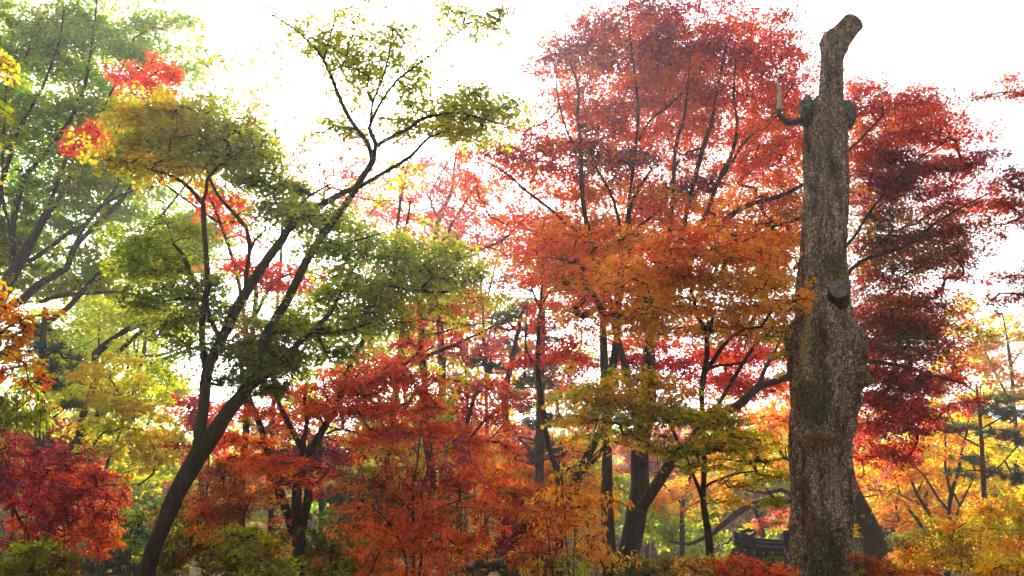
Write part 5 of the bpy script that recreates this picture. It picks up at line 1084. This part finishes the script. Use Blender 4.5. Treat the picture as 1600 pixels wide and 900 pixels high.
back('yellow green crown low between the dark stems of the big red maple', 30, 905, 680, [(890, 700, 40, 20, 'YG OL', .8), (920, 740, 40, 20, 'YG', .8), (970, 760, 40, 20, 'OL YG', .7), (880, 750, 40, 20, 'YG OL', .8), (1020, 800, 40, 20, 'OL BG', .7), (1080, 830, 60, 20, 'BG OL', .7), (1150, 850, 60, 20, 'BG OL', .6)])
back('pale yellow green crown beyond the low limb and the tiled gate', 38, 1190, 720, [(1190, 740, 50, 24, 'YG Y', .8), (1230, 760, 40, 24, 'YG', .8), (1150, 760, 46, 24, 'YG OL', .7), (1210, 800, 60, 24, 'YG PK', .7), (1120, 800, 60, 24, 'BG PK', .7), (1050, 820, 60, 24, 'BG', .7), (1240, 700, 40, 20, 'Y O', .6)])
back('hazy orange pink crown right of the dead trunk behind the thin leaning trees', 40, 1380, 700, [(1370, 740, 50, 24, 'O PK', .8), (1420, 770, 60, 24, 'O GO', .8), (1370, 790, 50, 24, 'PK O', .8), (1390, 830, 60, 24, 'TEAL BG', .8), (1350, 830, 40, 24, 'TEAL', .8), (1350, 680, 30, 24, 'O', .6)])
back('faint yellow green tree in the brightest haze behind the left trunks', 40, 160, 480, [(130, 500, 70, 30, 'YG', .45), (200, 480, 70, 30, 'YG', .4), (100, 550, 60, 30, 'YG OL', .6), (180, 550, 60, 30, 'YG', .5), (250, 520, 50, 30, 'YG', .3), (220, 620, 60, 30, 'YG', .7), (130, 620, 60, 30, 'YG OL', .8), (280, 740, 60, 40, 'OL', .8), (180, 720, 80, 40, 'OL YG', .9)], w=9)
back('thin pink red tree with scattered leaves against the brightest sky in the centre', 31, 760, 330, [(700, 330, 60, 30, 'PK SC', .3), (650, 380, 50, 30, 'SC PK YG', .3), (740, 400, 60, 30, 'PK SC', .35), (790, 360, 40, 30, 'CR PK', .35), (700, 430, 60, 24, 'PK YG', .35), (790, 430, 40, 24, 'PK SC', .4), (570, 300, 50, 40, 'PK YG', .2), (810, 480, 40, 20, 'YG', .5), (740, 500, 50, 20, 'PK YG', .4)], w=7, shape='maple_far')
back('hazy rose red maple crown high in the centre, behind the bare arching limbs', 34, 640, 300, [(560, 270, 60, 34, 'PK SC YG', .3), (620, 320, 60, 34, 'SC PK', .4), (700, 270, 60, 34, 'PK SC', .4), (760, 310, 50, 34, 'CR PK', .4), (560, 350, 50, 30, 'PK YG', .3), (660, 390, 60, 30, 'PK SC', .4), (730, 370, 60, 26, 'SC PK', .4), (480, 300, 50, 40, 'PK YG', .25), (780, 400, 50, 30, 'PK O', .4), (590, 400, 50, 26, 'YG PK', .4)], w=7, shape='maple_far')
back('soft yellow and orange crown filling the haze left of the slim pine', 37, 730, 450, [(700, 470, 60, 26, 'YG GO PK', .5), (760, 480, 50, 26, 'YG PK', .5), (730, 530, 60, 26, 'GO PK', .5), (680, 560, 50, 26, 'YG GO', .55), (770, 560, 50, 26, 'PK O', .5), (640, 520, 50, 26, 'YG', .5), (740, 600, 60, 26, 'O PK', .6), (810, 520, 40, 30, 'PK YG', .45), (880, 560, 60, 30, 'BG PK', .4), (820, 600, 50, 30, 'O BG', .5), (900, 620, 60, 30, 'BG O', .5)], w=7)
back('hazy lime green crown in the glow left of the leaning trunk', 33, 210, 430, [(230, 440, 60, 26, 'YG', .5), (290, 470, 50, 26, 'YG BG', .5), (180, 480, 60, 26, 'YG OL', .5), (120, 520, 60, 26, 'YG BG', .6), (260, 520, 40, 24, 'YG', .35), (210, 540, 50, 24, 'YG', .5), (100, 580, 60, 26, 'OL YG', .6)], w=8, shape='oval')
back('loose yellow green tree showing through the gaps under the green maple', 27, 560, 430, [(520, 500, 50, 30, 'YG OL', .5), (580, 540, 50, 26, 'YG', .5), (640, 540, 40, 26, 'YG OL', .5), (560, 590, 50, 24, 'YG OL', .6), (500, 570, 40, 24, 'YG Y', .5), (690, 490, 40, 24, 'YG', .45), (620, 480, 50, 20, 'YG', .4), (480, 620, 40, 24, 'OL YG', .6)], w=8, shape='oval')
back('faint pink orange tree in the haze behind the centre stems', 44, 700, 600, [(680, 640, 60, 24, 'YG PK', .5), (740, 660, 60, 30, 'O PK', .6), (640, 700, 60, 30, 'OL YG', .8), (720, 730, 70, 30, 'O YG', .8), (800, 690, 50, 24, 'PK BG', .5), (780, 750, 60, 30, 'BG O', .8), (860, 790, 70, 30, 'BG OL', .8), (940, 800, 60, 30, 'OL', .8)], w=9)

# ------------------------------------------------------------------ shrubs and low growth along the bottom
shrub('brown olive bush just right of the leaning maple trunk', 290, 900, 12, [(285, 810, 40, 24, 'OLD BR', 1), (320, 830, 46, 24, 'OL BR', 1), (280, 860, 46, 20, 'OLD OL', 1), (330, 870, 46, 20, 'OL OLD BR', 1), (270, 890, 46, 14, 'OLD', 1)], leaf=.045, shape='oval', spray=.26, ljit=.7)
shrub('small orange brown maple bush between the leaning trunk and the orange red maple', 350, 900, 11.5, [(340, 745, 40, 14, 'RU BR', .8), (345, 775, 50, 14, 'RU OR BR', .9), (330, 800, 46, 12, 'OR RU BR', .9), (375, 800, 40, 12, 'RU BR', .8), (345, 825, 50, 12, 'RU OR', .7), (370, 765, 40, 12, 'BR RU', .7), (330, 725, 26, 10, 'RU', .6)], leaf=.05, shape='lance', spray=.3, hang=.3)
shrub('muted olive bush in front of the short trunk of the orange red maple', 410, 900, 10.5, [(390, 845, 40, 20, 'OLD OL BR', .9), (430, 860, 34, 18, 'OL GO', .7), (400, 885, 50, 14, 'OL OLD', 1), (440, 890, 30, 12, 'YG OL', .7), (360, 880, 30, 16, 'OLD OL', .9), (420, 835, 30, 14, 'BR OLD', .5)], leaf=.045, shape='oval', spray=.24, ljit=.7)
shrub('fresh green bush left of the leaning maple trunk', 210, 900, 13, [(205, 800, 24, 14, 'G BG', .9), (215, 830, 24, 16, 'G TEAL', .9), (200, 850, 24, 14, 'G', .8), (225, 800, 20, 12, 'G OL', .7), (190, 815, 18, 10, 'G', .6)], leaf=.07, shape='lance', spray=.28, hang=.3)
shrub('low olive and yellow bush under the crimson maple at the left corner', 40, 900, 8.5, [(40, 870, 50, 16, 'OLD OL', 1), (20, 890, 40, 14, 'OL YG', .9), (90, 885, 46, 14, 'OLD BR', .9), (60, 850, 40, 12, 'OLD GO', .6)], leaf=.045, shape='oval', spray=.22, ljit=.7)
pine('dark low conifer spreading over the ground left of the leaning trunk', 14, [[(185, 905, 5), (185, 880, 4), (190, 850, 3)], [(185, 885, 3), (150, 870, 2)], [(186, 880, 3), (220, 870, 2)]],
 [(170, 870, 34, 8, 'PD PN', 1.2), (210, 875, 30, 10, 'PN PD', 1.2), (140, 885, 34, 8, 'PD', 1.2), (190, 893, 46, 8, 'PD', 1.2), (225, 855, 20, 8, 'PN', 1), (120, 895, 40, 8, 'PD', 1)], name='conifer_shrub', tuft=.10, per=40)
pine('dark low conifer between the rust sapling and the gold bush', 12, [[(800, 905, 5), (800, 885, 4), (800, 868, 3)], [(800, 890, 3), (770, 880, 2)], [(800, 888, 3), (830, 880, 2)]],
 [(790, 868, 24, 7, 'PD PN', 1.2), (820, 878, 26, 8, 'PN PD', 1.2), (770, 885, 30, 7, 'PD', 1.2), (810, 893, 40, 7, 'PD PN', 1.2), (750, 893, 30, 6, 'PD', 1)], name='conifer_shrub', tuft=.09, per=40)
shrub('golden bush with drooping narrow leaves below the dark stems of the big red maple', 900, 900, 9, [
 (880, 770, 40, 14, 'GO O', .7), (920, 790, 34, 14, 'GO O', .6), (850, 800, 40, 16, 'GO O RU', .8), (900, 825, 50, 16, 'GO O', .8), (850, 850, 44, 16, 'GO RU', .8), (930, 850, 40, 16, 'GO O', .6), (880, 880, 50, 12, 'GO OL', .8), (830, 875, 30, 12, 'GO RU', .7), (940, 885, 40, 12, 'GO', .6), (960, 780, 26, 14, 'GO O', .4), (910, 740, 30, 14, 'GO', .4), (980, 870, 30, 16, 'GO O', .35), (950, 680, 16, 10, 'GO', .3), (990, 695, 14, 5, 'GO O', .5)],
 leaf=.055, shape='lance', spray=.24, hang=.7, nst=9)
shrub('deep rust bush behind the golden bush, under the slim coral red tree', 840, 900, 11, [(830, 780, 40, 20, 'RU BR', .8), (800, 810, 40, 20, 'RU MA', .8), (860, 820, 46, 20, 'RU BR', .8), (810, 850, 46, 20, 'MA RU', .9), (850, 870, 46, 18, 'BR OLD', .9)], leaf=.055, shape='oval', spray=.28)
shrub('low orange red maple bush at the foot of the gold maple before the gate', 1150, 900, 11, [(1110, 880, 40, 10, 'OL O R', 1), (1150, 875, 34, 8, 'R OR', 1.2), (1130, 892, 50, 8, 'R OR OL', 1.2), (1215, 890, 26, 7, 'R OR', 1.2), (1190, 897, 40, 6, 'R OR', 1), (1085, 893, 30, 8, 'OL GO', 1)], leaf=.05, spray=.22)
shrub('small dark green sprig rising in front of the tiled gate roof', 1190, 900, 12.5, [(1185, 885, 16, 7, 'DG TEAL', 1), (1200, 872, 10, 5, 'DG', .9), (1175, 892, 20, 6, 'DG', 1), (1210, 866, 8, 4, 'DG', .8)], leaf=.045, shape='lance', spray=.16, nst=4)
shrub('dark bush with drying leaves at the foot of the big red maple', 1020, 900, 14, [(1010, 885, 26, 12, 'DG OLD', 1), (1040, 890, 26, 10, 'OLD GO', .9), (1060, 880, 24, 12, 'OLD DG', .8), (990, 890, 24, 10, 'DG', .9)], leaf=.06, shape='oval', spray=.26)
shrub('rust orange bush against the right foot of the dead trunk', 1385, 900, 12, [(1360, 885, 36, 12, 'RU BR OL', 1), (1400, 890, 40, 10, 'RU O', 1), (1350, 870, 20, 8, 'RU BR', .8), (1440, 893, 30, 8, 'O RU', .9)], leaf=.05, spray=.24)
shrub('large yellow gold bush in the bottom right, behind the brighter one', 1490, 900, 15, [(1450, 840, 46, 14, 'RU OL GO OLD', 1), (1500, 850, 50, 14, 'RU OL GO OLD', 1), (1460, 870, 50, 14, 'GO OL RU', 1), (1520, 875, 50, 14, 'OL OLD GO', 1), (1430, 865, 30, 12, 'O RU OL', .9), (1480, 815, 40, 12, 'O RU OL', .8), (1540, 830, 40, 14, 'RU OL GO OLD', .9)], leaf=.06, spray=.3)
shrub('green and gold bush at the right edge below the pine', 1580, 900, 18, [(1570, 790, 40, 16, 'RU OL GO OLD', 1), (1590, 820, 34, 16, 'G OL', 1), (1560, 815, 40, 16, 'OL OLD GO', 1), (1540, 800, 30, 12, 'GO', .8), (1590, 850, 30, 14, 'RU O', .9), (1550, 850, 40, 14, 'OL OLD GO', 1), (1600, 790, 24, 30, 'GO', .8)], leaf=.075, spray=.36)
shrub('bright yellow leafed bush in the extreme bottom right corner', 1575, 900, 9, [(1570, 880, 34, 7, 'Y GO', 1.2), (1590, 890, 26, 8, 'Y', 1.2), (1545, 892, 30, 6, 'Y GO', 1.2), (1620, 885, 30, 12, 'Y', 1)], leaf=.05, shape='oval', spray=.2)
shrub('dull green undergrowth bush beside the short trunk of the orange red maple', 520, 900, 13, [(520, 850, 40, 20, 'OLD DG', 1), (510, 880, 46, 16, 'OL OLD', 1), (555, 870, 40, 18, 'OLD DG', 1), (495, 820, 20, 20, 'DG BR', .7), (540, 895, 50, 10, 'OL', 1)], leaf=.06, shape='oval', spray=.3, ljit=.6)
shrub('orange bush low behind the thin stems of the rust sapling', 720, 900, 13, [(700, 880, 50, 14, 'O OR', 1), (750, 860, 40, 16, 'O GO', .9), (650, 890, 46, 12, 'OR O', .9), (760, 885, 30, 12, 'GO O', .9), (600, 890, 40, 12, 'RU OL', .9)], leaf=.06, spray=.3)
shrub('shady dark green bush filling the gap behind the rust sapling', 600, 900, 17, [(580, 770, 50, 24, 'DG TEAL', 1), (620, 790, 50, 24, 'DG', 1), (560, 810, 50, 24, 'DG OLD', 1), (610, 830, 60, 24, 'DG OLD', 1), (680, 800, 50, 24, 'DG', .9), (560, 850, 60, 24, 'DG', 1)], leaf=.08, shape='oval', spray=.4)
shrub('dark blue green bush behind the leaning maple trunk at ground level', 240, 900, 19, [(235, 810, 30, 16, 'DG TEAL', 1), (260, 790, 24, 14, 'DG TEAL', .9), (230, 840, 40, 18, 'TEAL DG', 1), (180, 840, 40, 18, 'TEAL DG', 1), (130, 870, 60, 18, 'TEAL DG', 1)], leaf=.09, shape='oval', spray=.42)


# ------------------------------------------------------------------ far wood: one hazy mass on the rising ground
def far_wood():
    lv = Leaves(); cs = 'OL GO O YG BG OLD RU G'.split()
    mb = MB(); base = np.array([0, 75.0, float(ground_z(0, 75))])
    for k in range(230):
        y = rng.uniform(50, 100); x = rng.uniform(-.78, .78) * y; h = rng.uniform(6, 10.5); z0 = float(ground_z(x, y)); r = rng.uniform(2.2, 4)
        tube(mb, [[x, y, z0 - .2, .16], [x + rng.normal(0, .3), y, z0 + h * .5, .12], [x + rng.normal(0, .5), y, z0 + h * .85, .05]], 5)
        n = 650; U = rand_in_ball(n); p = np.array([x, y, z0 + h * .58]) + U * [r, r, h * .46]
        p = np.round(p / .9) * .9 * .5 + p * .5
        c = col(cs[rng.integers(0, len(cs))])
        lv.add(p, rng.normal(size=(n, 3)) * .6 + [0, 0, 1], rng.uniform(.35, .7, n), c * np.exp(rng.normal(0, .25, (n, 1))))
    root = bpy.data.objects.new('far_wood', None); C.objects.link(root); root.location = base
    tag(root, 'far autumn woodland fading into the haze', 'woodland', kind='stuff')
    mb.build('trunks', BARK_GREY, root, base)['kind'] = 'stuff'
    lv.build('foliage', 'kite', LEAF, root, base)['kind'] = 'stuff'


far_wood()
print('LEAVES', sum(v[0] for v in STATS.values()), 'SPRAYS', sum(v[1] for v in STATS.values()))
for k_, v_ in STATS.items(): print('   ', k_, v_)
